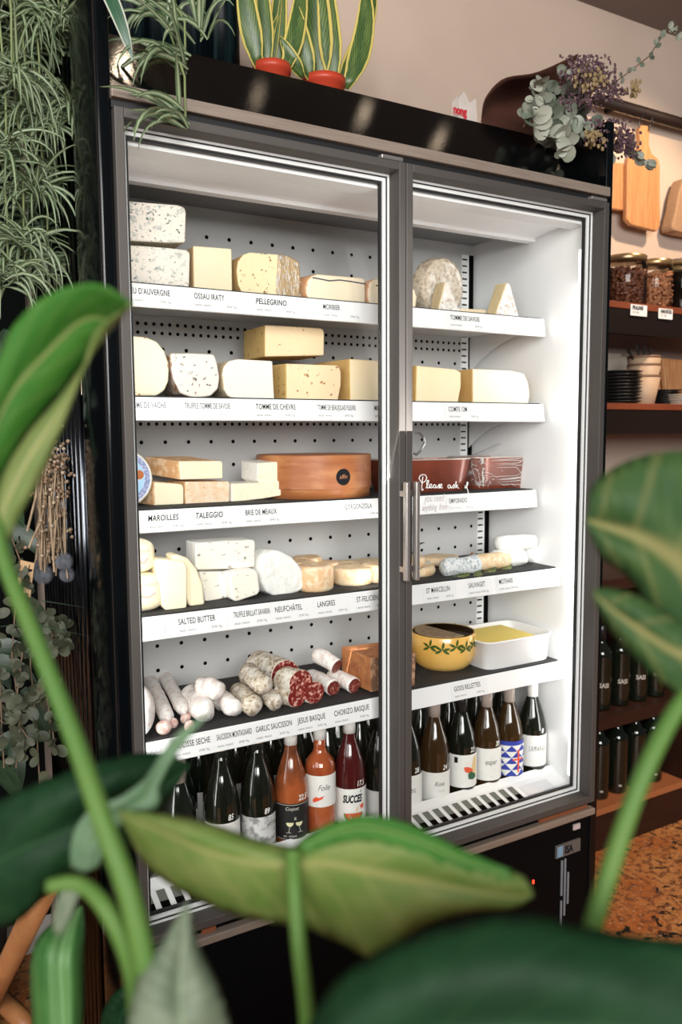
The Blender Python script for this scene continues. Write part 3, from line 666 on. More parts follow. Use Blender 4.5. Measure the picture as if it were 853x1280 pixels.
stamp(o,172,198,735,.1325); stamp(o2,171,188,692,.1405)
slab_on('butter_slab',[(194,704),(198,700),(229,703),(234,709),(234,760),(231,762.5),(208,765),(203,760)],3,.05,'butter','pale yellow butter slab standing upright next to the stamped butter',y=.143,bevel=.006)
slab_on('butter_slab',[(214,695),(222,693),(236,698),(247,712),(254,730),(257,756),(238,759),(232,745),(222,715)],3,.05,'butter','curved pale yellow butter slab leaning behind the upright one',y=.152,bevel=.006)
slab_on('brillat_savarin',[(249,712),(300,712),(300,742),(257,750)],3,.07,'brillat','cream cheese block with dark truffle flecks, lower of two stacked',y=.185)
slab('brillat_savarin',[(245,679),(280,676.5),(318,675),(319.5,679),(319,709),(283,711.5),(247,713),(245,708)],.18,.07,'brillat','white truffle cheese block stacked on top on the fourth shelf',bevel=.004)
slab_on('wrapped_cheese',[(287,718),(300,714),(319,712),(323,716),(326,738),(323,744),(296,753),(290,750)],3,.05,'brillat','small white wrapped cheese cube in front of the stacked blocks',y=.148,bevel=.006)
m=MB(); P=[H(x,y_,1,.165) for x,y_ in [(327,724),(326,712),(330,699),(337,690),(345,687),(354,690),(366,696),(378,710),(384,722),(383,732),(376,740),(362,744),(345,746),(333,740)]]
m.prism(P,(-.012,.06,0)); 
one('neufchatel_cheese',m,CH['whiterind'],'big white bloomy neufchatel heart bulging in cling film','cheese',CG,smooth=True,bevel=.012,seg=4)
def puck(cpx,py_b,rpx,hpx,key,label,zb=Z3,name='langres_cheese',y=None,dome=.3,seed=0):
    "short round cheese; py_b = pixel row of its front foot"
    f=H(cpx,py_b,2,zb) if y is None else H(cpx,py_b,1,y)
    d=(f-CAM).dot(fwd); r=rpx*d/F; h=hpx*d/F
    c=Vector((f.x,f.y+r*.9,zb)); prof=[]
    R_=min(.35*h,.010)
    prof=[(0,0),(r-R_,0),(r-R_*.3,R_*.3),(r,R_),(r*1.01,h*.5),(r,h-R_),(r-R_*.3,h-R_*.3),(r-R_,h),(r*.5,h-.002),(0,h-.003)]
    m=MB().lathe(prof,c,32)
    for v in m.v: 
        n_=noise.noise((v+Vector((seed,0,0)))*40)*.0025; v.x+=n_; v.y+=noise.noise((v+Vector((0,seed,9)))*40)*.0025
        if v.z>zb+.004: v.z+=noise.noise(v*35+Vector((seed,5,0)))*.002
    return one(name,m,CH[key],label,'cheese',CG,smooth=True)
puck(404,741,24,33,'langres','tall wrinkled orange langres cheese standing in front',seed=1)
puck(382,716,20,20,'langres','orange langres cheese behind the white heart',y=.215,seed=2,zb=Z3+.024)
puck(378,727,19,14,'langres','lower orange langres cheese under another behind white heart',y=.215,seed=22)
puck(414,702,20,18,'langres','small orange cheese in the back row behind the tall one',y=.25,seed=3,zb=Z3+.012)
puck(392,700,20,13,'langres','orange cheese at the far back beneath the middle shelf',y=.30,seed=8,zb=Z3+.030)
puck(453,733,27,22,'felicien','flat pale orange saint felicien disc in front on fourth shelf',seed=4,name='saint_felicien')
puck(444,712,25,16,'felicien','flat tan saint felicien disc behind the front one',y=.235,zb=Z3+.010,seed=5,name='saint_felicien')
puck(487,722,24,24,'felicien','pale orange disc cheese partly hidden by the centre frame',y=.155,seed=6,name='saint_felicien')
puck(472,704,22,13,'felicien','small flat tan disc cheese in the back beside the dried stem',y=.27,zb=Z3+.008,seed=7,name='saint_felicien')
puck(532,722,27,13,'felicien','pale flat saint marcellin disc, bottom of two right of the frames',seed=9,name='saint_marcellin')
puck(521,709,24,15,'felicien','pale saint marcellin disc stacked on another by the handles',y=.150,zb=Z3+.028,seed=10,name='saint_marcellin')
puck(564,697,23,11,'felicien','cream round cheese behind the leaf-wrapped blue one',y=.26,seed=11,name='saint_marcellin',zb=Z3+.005)
puck(534,696,12,9,'ash','grey ash-covered little cheese in the back right of frames',y=.28,seed=12,name='ash_cheese')
LEAFG=mat('dark_wrapping_leaf',(.10,.13,.035),.6,layers=[dict(s=30,lo=.4,hi=.7,c=(.20,.22,.08))])
def log(name,pxa,pya,pxb,pyb,ya,yb,r,key,label,lift=0,zb=Z3,nz=.1,ends=.75,mats=None,cat='cheese',group=CG,seed=0):
    a=H(pxa,pya,1,ya); b=H(pxb,pyb,1,yb); a.z=b.z=zb+r+lift
    pa=[];ra=[]
    for k,t in enumerate([0,.0,.04,.1,.3,.5,.7,.9,.96,1,1]):
        pa.append(a.lerp(b,t)+Vector((0,0,.0004*k))*0); ra.append([.02,.6*ends,.9,1,1.02,1,1.02,1,.9,.6*ends,.02][k]*r)
    dv=(b-a).normalized(); pa[0]-=dv*.002; pa[-1]+=dv*.002
    m=MB().tube(pa,ra,18,nz=nz,seed=seed)
    return one(name,m,mats or CH[key],label,cat,group,smooth=True)
o=log('leaf_wrapped_cheese',553,700,598,708,.165,.165,.024,'ash','bluish mouldy chevre log resting on a dark leaf',seed=2,nz=.3)
m=MB()
for (a,b,c_) in [((545,700),(560,716),(556,722)),((600,718),(620,716),(640,712))]:
    pts=[H(*q,1,.155) for q in (a,b,c_)]; 
for k,(x,y_,an) in enumerate([(556,712,.2),(575,722,-.3),(612,716,.1),(598,720,.6),(633,712,.2)]):
    p=H(x,y_,2,Z3); ln=.028; wd=.012; dd=Vector((math.cos(an),math.sin(an),.1)); nn=Vector((-math.sin(an),math.cos(an),0))
    q=[]
    for i in range(7):
        t=i/6; q.append((p+dd*(t-.5)*2*ln+nn*wd*math.sin(PI*t)*1+Vector((0,0,.004+.006*t)),p+dd*(t-.5)*2*ln-nn*wd*math.sin(PI*t)+Vector((0,0,.002))))
    for i in range(6): m.quad(q[i][0],q[i][1],q[i+1][1],q[i+1][0])
md=m.obj('wrapping_leaf',LEAFG,o,smooth=True); sd=md.modifiers.new('s','SOLIDIFY'); sd.thickness=.001
log('chevre_log',590,700,636,703,.185,.185,.022,'felicien','cream goat cheese log between the blue one and the white logs',seed=5,nz=.25)
log('chevre_log',614,700,656,702,.20,.19,.023,'whiterind','white chevre log lying at front left of the three-log pile',seed=6,nz=.3)
log('chevre_log',655,695,680,697,.22,.21,.023,'whiterind','white chevre log lying at the right of the three-log pile',seed=7,nz=.3)
log('chevre_log',620,670,670,674,.215,.20,.0215,'whiterind','white chevre log on top of the three-log pile at right',lift=.041,seed=8,nz=.3)
DRY=mat('dried_dark_stem',(.03,.022,.018),.6)
for k,(P,lb) in enumerate([([(517,692),(520,684),(524,680),(531,678)],'dark curled pepper stem behind the stacked pale discs'),([(488,694),(484,688),(481,684),(476,680)],'dark curled pepper stem just left of the door frames'),([(586,702),(588,697),(591,691)],'short reddish-brown stem standing above the leaf-wrapped cheese')]):
    y_=[.27,.29,.20][k]; pts=[H(a,b,1,y_) for a,b in P]; m=MB().tube([pts[0]-Vector((0,0,.02))]+pts,[.004,.0045,.004,.003,.001][:len(pts)+1],8)
    one('dried_pepper',m,DRY if k<2 else mat('reddish_stem',(.25,.08,.03),.6),lb,'pepper','dried peppers among the cheeses')

# shelf 4 : charcuterie
Z4=SH[4][0]
SAUW=mat('white_sausage_skin',(.92,.88,.84),.7,layers=[dict(s=30,lo=.45,hi=.6,c=(.80,.68,.62)),dict(s=12,lo=.5,hi=.62,c=(.90,.88,.86))],bump=(70,.8))
SAUP=mat('pink_tied_end',(.70,.42,.36),.6,layers=[dict(s=40,lo=.45,hi=.6,c=(.80,.66,.60))],bump=(60,.6))
SAUG=mat('peppered_sausage_skin',(.62,.54,.43),.75,layers=[dict(s=50,lo=.5,hi=.6,c=(.30,.21,.13)),dict(s=18,lo=.5,hi=.6,c=(.78,.73,.65))],bump=(90,1))
MEAT=mat('cured_meat',(.17,.012,.010),.4,layers=[dict(s=60,d=3,lo=.54,hi=.62,c=(.68,.36,.29)),dict(s=22,lo=.6,hi=.66,c=(.45,.12,.09))],bump=(90,.3))
CHOR=mat('chorizo_cut',(.15,.02,.015),.5,layers=[dict(s=80,lo=.55,hi=.62,c=(.5,.2,.15))])
SG='charcuterie on the lowest shelf'
m=MB(); c=H(160,888,1,.15); c.z=Z4+.058
m.blob(c,(.052,.08,.058),.9,.05,18,3,nu=32,nv=22)
one('large_sausage',m,SAUW,'fat round white-skinned sausage at the lowest shelf left end','sausage',SG,smooth=True)
def sausage(name,pa,pb,ra,label,za,zb,skin=SAUW,ya=.2,yb=.125,end=None,cut=False,nz=.18,seed=0,prof=None):
    "pa/pb: photo pixels of the axis ends; ya/yb depth of each end"
    a=H(*pa,1,ya); b=H(*pb,2,zb)
    a=H(*pa,2,za)
    n=13; pts=[];rr=[]
    for k in range(n):
        t=k/(n-1); s_=min(1,math.sqrt(max(0,1-(max(0,abs(t-.5)-.34)/.16)**2))) if not cut else min(1,math.sqrt(max(0,1-(max(0,.5-t-.34)/.16)**2)))
        pts.append(a.lerp(b,t)+Vector((0,0,.004*math.sin(t*PI)))); rr.append(max(.08,s_)*ra*(prof(t) if prof else 1))
    m=MB().tube(pts,rr,20,nz=nz,seed=seed)
    T=one(name,m,skin,label,'sausage',SG,smooth=True)
    if cut:
        d=(pts[-1]-pts[-2]).normalized(); m=MB().lathe([(0,.0012),(ra*.93,.0012),(ra*.93,0)],pts[-1],24,axis=d); m.obj('cut_face',CHOR,T)
    if end:
        m=MB()
        for e in end: m.blob(H(*e[0],2,Z4+e[1]),(e[1],e[1]*.8,e[1]),1,.15,40,seed)
        zmin=min(v.z for v in m.v)
        for v in m.v: v.z+=max(0,Z4-zmin)
        m.obj('tied_end',SAUP,T,smooth=True)
    return T
sausage('dry_sausage',(184,846),(211,902),.0175,'long thin white dry sausage lying beside the fat round one',Z4+.022,Z4+.024,ya=.36,yb=.135,end=[((205,909),.0165),((216,904),.012)],seed=1,nz=.12)
sausage('dry_sausage',(202,840),(231,892),.0160,'long thin white dry sausage, the right one of the pair',Z4+.022,Z4+.030,ya=.37,yb=.14,end=[((232,898),.012),((237,908),.012)],seed=2,nz=.12)
sausage('white_sausage',(236,868),(258,894),.0265,'plump white sausage lying at the front with a tied end',Z4+.026,Z4+.024,ya=.22,yb=.125,seed=3,nz=.25)
sausage('white_sausage',(248,857),(277,866),.0215,'plump white sausage resting on top of the others',Z4+.064,Z4+.060,ya=.20,yb=.17,seed=4,nz=.25)
sausage('white_sausage',(270,872),(296,888),.0215,'white sausage lying under the raised one',Z4+.022,Z4+.022,ya=.22,yb=.14,seed=5,nz=.25)
sausage('peppered_sausage',(296,862),(319,886),.0235,'pepper-crusted sausage lying at the front with a string tail',Z4+.024,Z4+.024,ya=.22,yb=.125,skin=SAUG,seed=6,nz=.25)
sausage('peppered_sausage',(306,840),(333,860),.0235,'pepper-crusted sausage lying on top of two others',Z4+.070,Z4+.066,ya=.22,yb=.15,skin=SAUG,seed=7,nz=.25)
sausage('peppered_sausage',(330,868),(346,880),.0205,'peppered sausage end peeking out below the raised one',Z4+.021,Z4+.021,ya=.24,yb=.155,skin=SAUG,seed=8,nz=.25)
for (x,y_,xx,yy) in [(250,899,252,906)]: pass
# jesus basque: clover-shaped slice in front of a big cut sausage
def meat(cpx,cpy,y,lobes,dep,label,skin=SAUG,zb=Z4):
    c=H(cpx,cpy,1,y); pts=[]
    n=72
    for k in range(n):
        g=2*PI*k/n; d=Vector((math.cos(g),math.sin(g))); best=0
        for lx,lz,lr in lobes:
            b_=d.x*lx+d.y*lz; q=b_*b_-(lx*lx+lz*lz-lr*lr)
            if q>=0: best=max(best,b_+math.sqrt(q))
        pts.append(Vector((c.x+d.x*best,c.y,c.z+d.y*best)))
    dz=min(p.z for p in pts)-zb
    pts=[p-Vector((0,0,dz)) for p in pts]
    T=one('cured_sausage',MB().prism(pts,(-.02,dep,0),0,1),[MEAT,skin],label,'sausage',SG,smooth=True,bevel=.003,seg=3); return T
meat(381,864,.125,[(-.009,.018,.031),(-.02,-.015,.024),(.026,-.011,.027)],.045,'three-lobed cut of red marbled cured sausage facing forward')
meat(357,846,.185,[(0,0,.037),(.008,-.005,.034)],.11,'large round cut of dark red marbled sausage behind the three-lobed one',zb=Z4+.022)
sausage('chorizo',(392,818),(421,833),.0195,'white-skinned chorizo with a dark cut end on top of the pile',Z4+.080,Z4+.062,ya=.27,yb=.165,cut=True,seed=9,nz=.08)
sausage('chorizo',(385,845),(417,860),.0195,'white-skinned chorizo with a dark cut end, left in the pile',Z4+.022,Z4+.020,ya=.25,yb=.13,cut=True,seed=10,nz=.08)
sausage('chorizo',(412,845),(443,857),.0195,'white-skinned chorizo with a dark cut end, right in the pile',Z4+.022,Z4+.020,ya=.25,yb=.14,cut=True,seed=11,nz=.08)
# terrine block
PAT=[mat('crusted_pate_face',(.52,.30,.17),.7,layers=[dict(s=22,lo=.45,hi=.55,c=(.24,.12,.07)),dict(s=45,lo=.6,hi=.68,c=(.7,.5,.33))],bump=(45,.8)),mat('pate_crust',(.50,.20,.07),.6,layers=[dict(s=20,lo=.4,hi=.65,c=(.34,.12,.05)),dict(s=50,lo=.6,hi=.7,c=(.62,.36,.18))],bump=(50,.6))]
P=[H(x,y_,1,.115) for x,y_ in [(463,831),(464,829),(519,822),(520,826),(519,864),(464,872)]]
dz=min(p.z for p in P)-Z4; P=[p-Vector((0,0,dz)) for p in P]
one('filet_block',MB().prism(P,(-.012,.12,.002),0,1),PAT,'orange-brown crusted ham block partly hidden behind the centre door frames','meat',SG,smooth=True,bevel=.004)
# yellow pot
c=H(550,846,2,Z4); c=Vector((c.x+.0,.155+.072,Z4)); cc=H(554,800,1,c.y); c.x=cc.x
yp=thing('yellow_bowl','yellow ceramic bowl decorated with olive leaves on the lowest shelf','bowl',(c.x,c.y,Z4))
YEL=mat('yellow_glaze',(.82,.46,.10),.22,layers=[dict(s=4,lo=.4,hi=.7,c=(.84,.53,.16))],coat=.5)
R_=.089
MB().lathe([(0,0),(.058,0),(.068,.003),(.080,.016),(R_-.002,.036),(R_,.060),(R_,.094),(R_-.002,.097),(R_-.006,.096)],c,56).obj('bowl_body',YEL,yp,smooth=True)
MB().lathe([(R_-.006,.096),(R_-.009,.09),(R_-.010,.06),(0,.058)],c,56).obj('bowl_inside',mat('cream_glaze',(.80,.72,.60),.3),yp,smooth=True)
m=MB(); a0=-2.6
cyl=c
P=[(R_-.0115)*1 for _ in range(1)]
pts=[(c.x+(R_-.0115)*math.cos(a),c.y+(R_-.0115)*math.sin(a),Z4+.0585) for a in [PI*.55+k*(PI*1.0)/16 for k in range(17)]]
m.prism(pts,(0,0,.040)); m.obj('rillettes',mat('brown_pate',(.36,.26,.16),.85,layers=[dict(s=50,lo=.4,hi=.6,c=(.25,.17,.10))],bump=(60,1)),yp)
m=MB(); OL=mat('olive_leaf_paint',(.05,.10,.015),.4)
def paintleaf(an,u,v,ln,wd,ang,mi=0):
    q=[]
    for k in range(8):
        t=k/7; 
        for s_ in (1,-1):
            uu=ln*t; vv=s_*wd*math.sin(PI*t)*.5; q.append(on_cyl(c,R_+.0006,an,u+uu*math.cos(ang)-vv*math.sin(ang),v+uu*math.sin(ang)+vv*math.cos(ang)))
    m.add(q,[(2*i,2*i+1,2*i+3,2*i+2) for i in range(7)],mi)
an0=-PI/2-.35
for u in (-.062,-.028,.010,.040,.075):
    for g in ((.2,.6),(-.5,.5),(2.7,.5),(3.6,.5),(1.4,.35)): paintleaf(an0,u,.068+.005*math.sin(u*90),.023,.0072,g[0])
m.obj('painted_leaves',OL,yp)
# tray
a=H(601,785,1,.115); zt=Z4
tr=thing('butter_tray','white plastic tray filled with flat yellow pate, right end of lowest shelf','tray',(1.09,.2,Z4))
def tray(x0,x1,y0,y1,zb,h,t=.003,fl=.93):
    cx,cyy=(x0+x1)/2,(y0+y1)/2; n=32
    def rg(s_,z): 
        o_=[]
        for k in range(n):
            g=2*PI*(k+.5)/n; sg=lambda v:math.copysign(abs(v)**.28,v)
            o_.append(Vector((cx+(x1-x0)/2*s_*sg(math.cos(g)),cyy+(y1-y0)/2*s_*sg(math.sin(g)),z)))
        return o_
    m=MB(); L_=[(fl*.98,zb),(fl,zb+.003),(.985,zb+h-.004),(1.01,zb+h-.003),(1.012,zb+h),(.96,zb+h),(.90,zb+.012)]
    for s_,z in L_: m.v+=rg(s_,z)
    for i in range(len(L_)-1):
        for k in range(n): m.f.append([i*n+k,i*n+(k+1)%n,(i+1)*n+(k+1)%n,(i+1)*n+k]); m.m.append(0)
    m.f.append(list(range(n))[::-1]); m.m.append(0); m.f.append([(len(L_)-1)*n+k for k in range(n)]); m.m.append(0)
    return m,rg
m,rg=tray(.968,1.216,.108,.295,Z4,.078)
m.obj('tray_body',mat('white_plastic',(.84,.83,.82),.35),tr,smooth=True)
m=MB(); n=32; top=[v for v in rg(.90,Z4+.058)]; cx=1.099
xs=1.155
xs=1.165; m=MB().prism([(.984,.124,Z4+.072),(xs,.124,Z4+.072),(xs,.278,Z4+.072),(.984,.278,Z4+.072)],(0,0,-.05)); m.obj('yellow_filling',mat('yellow_pate',(.85,.66,.16),.5,bump=(30,.2)),tr,bevel=.003)

TS=1.0
# ------------------------------------------------------------------ wine bottles in the refrigerator
BG=mat('dark_wine_glass',(.006,.008,.005),.06,spec=.6,coat=.3)
BGB=mat('brown_wine_glass',(.035,.018,.006),.06,spec=.6,coat=.3)
ROSE=mat('rose_wine_glass',(.42,.105,.032),.08,spec=.6,layers=[dict(s=12,lo=.35,hi=.65,c=(.24,.04,.015))],coat=.4)
ROSED=mat('orange_wine_glass',(.34,.085,.025),.08,spec=.6,coat=.4,layers=[dict(s=9,lo=.4,hi=.6,c=(.11,.035,.015),st=(1,1,1))])
LABW=mat('label_paper',(.80,.79,.75),.6,layers=[dict(s=50,lo=.4,hi=.7,c=(.76,.75,.71))])
LABK=mat('label_black',(.012,.013,.013),.5)
CAPW=mat('white_capsule',(.74,.72,.69),.35); CAPK=mat('black_capsule',(.01,.01,.01),.3); CAPT=mat('taupe_capsule',(.36,.29,.25),.35); CAPC=mat('cork_end',(.55,.33,.16),.6)
BURG=[(0,.004),(.028,0),(.0395,.003),(.041,.010),(.041,.150),(.0405,.165),(.038,.180),(.032,.205),(.023,.232),(.0165,.252),(.0148,.262),(.0142,.290)]
BORD=[(0,.004),(.028,0),(.0365,.003),(.038,.010),(.038,.190),(.0375,.200),(.034,.214),(.025,.226),(.0175,.236),(.0148,.246),(.0142,.290)]
def bottle(x,y,zb,prof=BURG,gm=BG,cap=CAPK,caplen=.05,label='',zl=None,lab=LABW,lh=.09,price=None,art=None,face=-.32,group='wine bottles standing in the refrigerator',arc=1.25,capr=.0160):
    T=thing('wine_bottle',label,'bottle',(x,y,zb),group); c=Vector((x,y,zb))
    MB().lathe(prof,c,28).obj('bottle_glass',gm,T,smooth=True)
    MB().lathe([(capr,.300-caplen),(capr,.299),(capr-.002,.301),(0,.301)],c,20).obj('capsule',cap,T,smooth=True)
    r=prof[4][0]+.0007; an=-PI/2+face
    if zl is not None:
        m=MB(); m.lathe([(r,zl-zb-lh),(r,zl-zb)],c,18,a0=an-arc,a1=an+arc); LO=m.obj('paper_label',lab,T,smooth=True)
        if art:
            m=MB(); mats=art(m,c,r+.0005,an,zl-zb,lh); m.obj('label_print',mats,LO)
        if price:
            m=MB(); cyltext(m,price,c,r-.001+.0008 if prof is BURG and zl-zb<.14 else r,an,.012,zl-zb+.006,.019,.75,0,bold=.0003,shear=.15)
            m.obj('price_marking',CHALK,T)
    return T
def flat(m,c,r,an,pts,mi):
    "polygon wrapped on the bottle: cut into narrow upright strips"
    u0=min(p[0] for p in pts); u1=max(p[0] for p in pts); n=max(1,int((u1-u0)/.004)+1)
    def clip(P,x,sg):
        o=[]
        for i in range(len(P)):
            a,b=P[i-1],P[i]; ia,ib=sg*(a[0]-x)>=0,sg*(b[0]-x)>=0
            if ia!=ib: t=(x-a[0])/(b[0]-a[0]); o.append((x,a[1]+(b[1]-a[1])*t))
            if ib: o.append(b)
        return o
    for k in range(n):
        a=u0+(u1-u0)*k/n; b=u0+(u1-u0)*(k+1)/n; q=clip(clip(pts,a,1),b,-1)
        if len(q)>2: m.add([on_cyl(c,r,an,u,v) for u,v in q],[range(len(q))],mi)
def art_succes(m,c,r,an,zt,lh):
    cyltext(m,'SUCCES',c,r,an,-.026,zt-.034,.026,.72,0,bold=.0012,shear=.2,maxw=.052)
    flat(m,c,r+.0001,an,[(.019,zt-.010),(.022,zt-.004),(.024,zt-.004),(.021,zt-.011)],0)
    cyltext(m,'VIN DE FRANCE',c,r,an,-.008,zt-.041,.006,.7,3)
    pts=[(-.020+.0,zt-.062)]+[(.002+.026*math.cos(a),zt-.062+.026*math.sin(a)) for a in [PI+k*PI/14 for k in range(15)]]
    flat(m,c,r,an,pts[1:],2); pts=[(.002+.022*math.cos(a),zt-.062+.022*math.sin(a)) for a in [PI+k*PI/14 for k in range(15)]]
    flat(m,c,r+.0002,an,pts,1)
    for a in (3.6,4.1,4.7,5.2): 
        u,v=.002+.013*math.cos(a),zt-.062+.013*math.sin(a); flat(m,c,r+.0004,an,[(u-.0016,v),(u,v-.003),(u+.0016,v),(u,v+.003)],3)
    st=[(.025+(.010 if k%2==0 else .004)*math.cos(PI/2+k*PI/5),zt-.047+(.010 if k%2==0 else .004)*math.sin(PI/2+k*PI/5)) for k in range(10)]
    m.add([on_cyl(c,r,an,.025,zt-.047)]+[on_cyl(c,r,an,*p) for p in st],[(0,1+k,1+(k+1)%10) for k in range(10)],1)
    flat(m,c,r,an,[(.006,zt-.058),(.009,zt-.048),(.014,zt-.046),(.011,zt-.058)],4)
    return [INK,mat('melon_red',(.78,.09,.03),.5),mat('melon_green',(.10,.25,.06),.5),LABW,mat('pale_orange',(.8,.5,.25),.5)]
def art_script(word,size=.022,sub=None,red=False):
    def f(m,c,r,an,zt,lh):
        cyltext(m,word,c,r,an,-.012,zt-.036,size,.8,0,shear=.45,maxw=.05)
        if sub: cyltext(m,sub,c,r,an,-.002,zt-.052,.006,.8,1,maxw=.03)
        cyltext(m,'- - -',c,r,an,-.01,zt-.066,.006,1,1)
        if red: flat(m,c,r,an,[(-.026,zt-.060),(-.018,zt-.052),(-.008,zt-.054),(.000,zt-.050),(.001,zt-.056),(-.010,zt-.061),(-.024,zt-.067)],2)
        return [INKG,INKF,mat('melon_red',(.78,.09,.03),.5)]
    return f
def art_kids(m,c,r,an,zt,lh):
    cyltext(m,'Coquet',c,r,an,-.020,zt-.016,.012,.9,0,shear=.3)
    for u,s_ in ((-.010,-1),(.013,1)):
        pts=[(u+.009*math.cos(a),zt-.046+.010*math.sin(a)) for a in [PI+k*PI/8 for k in range(9)]]; flat(m,c,r,an,pts,1)
        flat(m,c,r,an,[(u-.0006,zt-.056),(u+.0006,zt-.056),(u+.0006+.003*s_,zt-.070),(u-.0006+.003*s_,zt-.070)],0)
        flat(m,c,r,an,[(u-.006+.003*s_,zt-.070),(u+.006+.003*s_,zt-.070),(u+.006+.003*s_,zt-.071),(u-.006+.003*s_,zt-.071)],0)
    cyltext(m,'x',c,r,an,.000,zt-.040,.016,.8,0); cyltext(m,'vin  vivant',c,r,an,-.026,zt-.082,.009,.9,0,shear=.3)
    for v0,v1 in ((zt-.0035,zt-.0025),(zt-lh+.0025,zt-lh+.0035)): 
        m.lathe([(r,v0),(r,v1)],c,14,a0=an-1.1,a1=an+1.1,m=0)
    return [mat('cream_ink',(.6,.58,.5),.6),mat('pale_yellow',(.75,.7,.42),.5)]
def art_block(m,c,r,an,zt,lh):
    flat(m,c,r,an,[(-.034,zt-.006),(-.034,zt-.022),(-.024,zt-.022),(-.024,zt-.006)],0)
    flat(m,c,r,an,[(.012,zt-.046),(.034,zt-.058),(.034,zt-.004),(.022,zt-.012)],1)
    flat(m,c,r+.0002,an,[(-.008,zt-.034),(-.002,zt-.032),(.008,zt-.034),(.018,zt-.040),(.020,zt-.048),(.006,zt-.050),(-.004,zt-.046)],2)
    flat(m,c,r+.0004,an,[(.004,zt-.052),(.014,zt-.046),(.030,zt-.056),(.033,zt-.066),(.020,zt-.070),(.006,zt-.066)],3)
    return [INK,mat('wheat',(.74,.53,.26),.6),mat('poppy_red',(.72,.10,.04),.6),mat('deep_green',(.03,.12,.06),.6)]
def art_name(word,sub):
    def f(m,c,r,an,zt,lh):
        cyltext(m,word,c,r,an,0,zt-.045,.022,.7,0,center=True,maxw=.05); cyltext(m,sub,c,r,an,0,zt-.08,.005,.8,1,center=True); return [INKG,INKF]
    return f
def art_tri(m,c,r,an,zt,lh):
    s_=.0175; 
    for i in range(-2,3):
        for j in range(0,5):
            u=i*s_-.008; v=zt-.012-(j+1)*s_
            q=[(u,v),(u+s_,v),(u+s_,v+s_),(u,v+s_)]
            k=(i+j)%2
            flat(m,c,r,an,[q[0],q[1],q[2]] if k else [q[0],q[1],q[3]],0); flat(m,c,r,an,[q[0],q[2],q[3]] if k else [q[1],q[2],q[3]],1)
    flat(m,c,r+.0003,an,[(.010,zt-lh),(.016,zt-lh),(.016,zt-.024),(.010,zt-.024)],2)
    flat(m,c,r+.0003,an,[(-.005,zt-.05),(.03,zt-.05),(.03,zt-.055),(-.005,zt-.055)],2)
    return [mat('label_blue',(.03,.05,.35),.5),LABW,mat('melon_red',(.78,.09,.03),.5)]
ZB=.447; YB=.175
bot=[ # px centre, label-top px, kwargs
 (222,1062,dict(cap=CAPT,caplen=.062,capr=.020,label='dark bottle with a long taupe capsule at the far left of the front row')),
 (277,1031,dict(price='85',cap=CAPC,caplen=.008,capr=.0145,label='dark bottle marked 85, second in the front row')),
 (322,1023,dict(price='89',cap=CAPC,caplen=.008,capr=.0145,lab=mat('grey_print_label',(.62,.62,.60),.6,layers=[dict(s=60,lo=.45,hi=.6,c=(.25,.25,.25))]),label='dark bottle marked 89 with a grey printed label')),
 (364,1006,dict(price='22.5',gm=ROSED,cap=CAPW,caplen=.03,lab=LABK,art=art_kids,label='orange wine bottle with a black label showing two glasses')),
 (400,972,dict(prof=BORD,gm=ROSE,cap=CAPW,caplen=.033,lh=.078,lab=LABW,art=art_script('Folie',.02,'rose',True),label='rose wine bottle with a white label and white capsule')),
 (437,988,dict(price='17.5',gm=mat('dark_red_glass',(.06,.008,.008),.06,spec=.6,coat=.3),cap=CAPW,caplen=.033,art=art_succes,label='dark bottle labelled SUCCES with a red melon slice')),
 (475,991,dict(price='39',cap=CAPK,caplen=.045,art=art_script('Sancerre',.022,'blanc'),label='dark bottle marked 39 with a white script label, left of the frames')),
 (508,972,dict(price='28',cap=CAPK,caplen=.045,label='dark bottle marked 28 half hidden by the centre frames',art=art_name('blanc','vin'))),
 (543,968,dict(price='24',gm=BGB,cap=CAPT,caplen=.04,art=art_script('Rose',.018,'SOLANET'),label='brownish bottle marked 24 with a cream label, right of the frames')),
 (577,946,dict(price='22',cap=CAPK,caplen=.045,art=art_block,label='dark bottle marked 22 whose label shows red and green shapes')),
 (608,938,dict(price='20',gm=BGB,cap=CAPT,caplen=.05,art=art_name('esper','cuvee'),label='dark bottle marked 20 with a white label reading esper')),
 (636,929,dict(gm=BGB,cap=CAPT,caplen=.055,lab=mat('label_blue',(.03,.05,.35),.5),art=art_tri,label='bottle with a blue and white triangle pattern label')),
 (665,922,dict(price='8',cap=CAPW,caplen=.055,art=art_name('L A M A R G E','vin'),label='dark bottle with a white capsule next to the right inner wall')),
]
for px,py,kw in bot:
    p=H(px,py,1,YB-.04); p2=H(px,(py+900)/2+10,1,YB)
    bottle(p2.x,YB,ZB,zl=p.z,**kw)
proto=None
def copy_thing(T,loc,label=None):
    r=T.copy(); COL.objects.link(r); r.location=loc
    if label: r['label']=label
    for c_ in list(T.children):
        d=c_.copy(); COL.objects.link(d); d.parent=r
        for g in c_.children:
            e=g.copy(); COL.objects.link(e); e.parent=d
    return r
n=0
for row,y in ((1,.272),(2,.362)):
    for k in range(12):
        x=.06+k*.099+(.02 if row==1 else 0)
        if x>1.19: continue
        lb='dark wine bottle in the row right behind the front bottles' if row==1 else 'dark wine bottle in the rearmost row of the refrigerator'
        if proto is None: proto=bottle(x,y,ZB,label=lb,zl=ZB+.13,lab=LABW,group='wine bottles in the back rows'); 
        elif row==1: copy_thing(proto,(x,y,ZB),lb)
        else: q=copy_thing(proto,(x,y,ZB),lb)

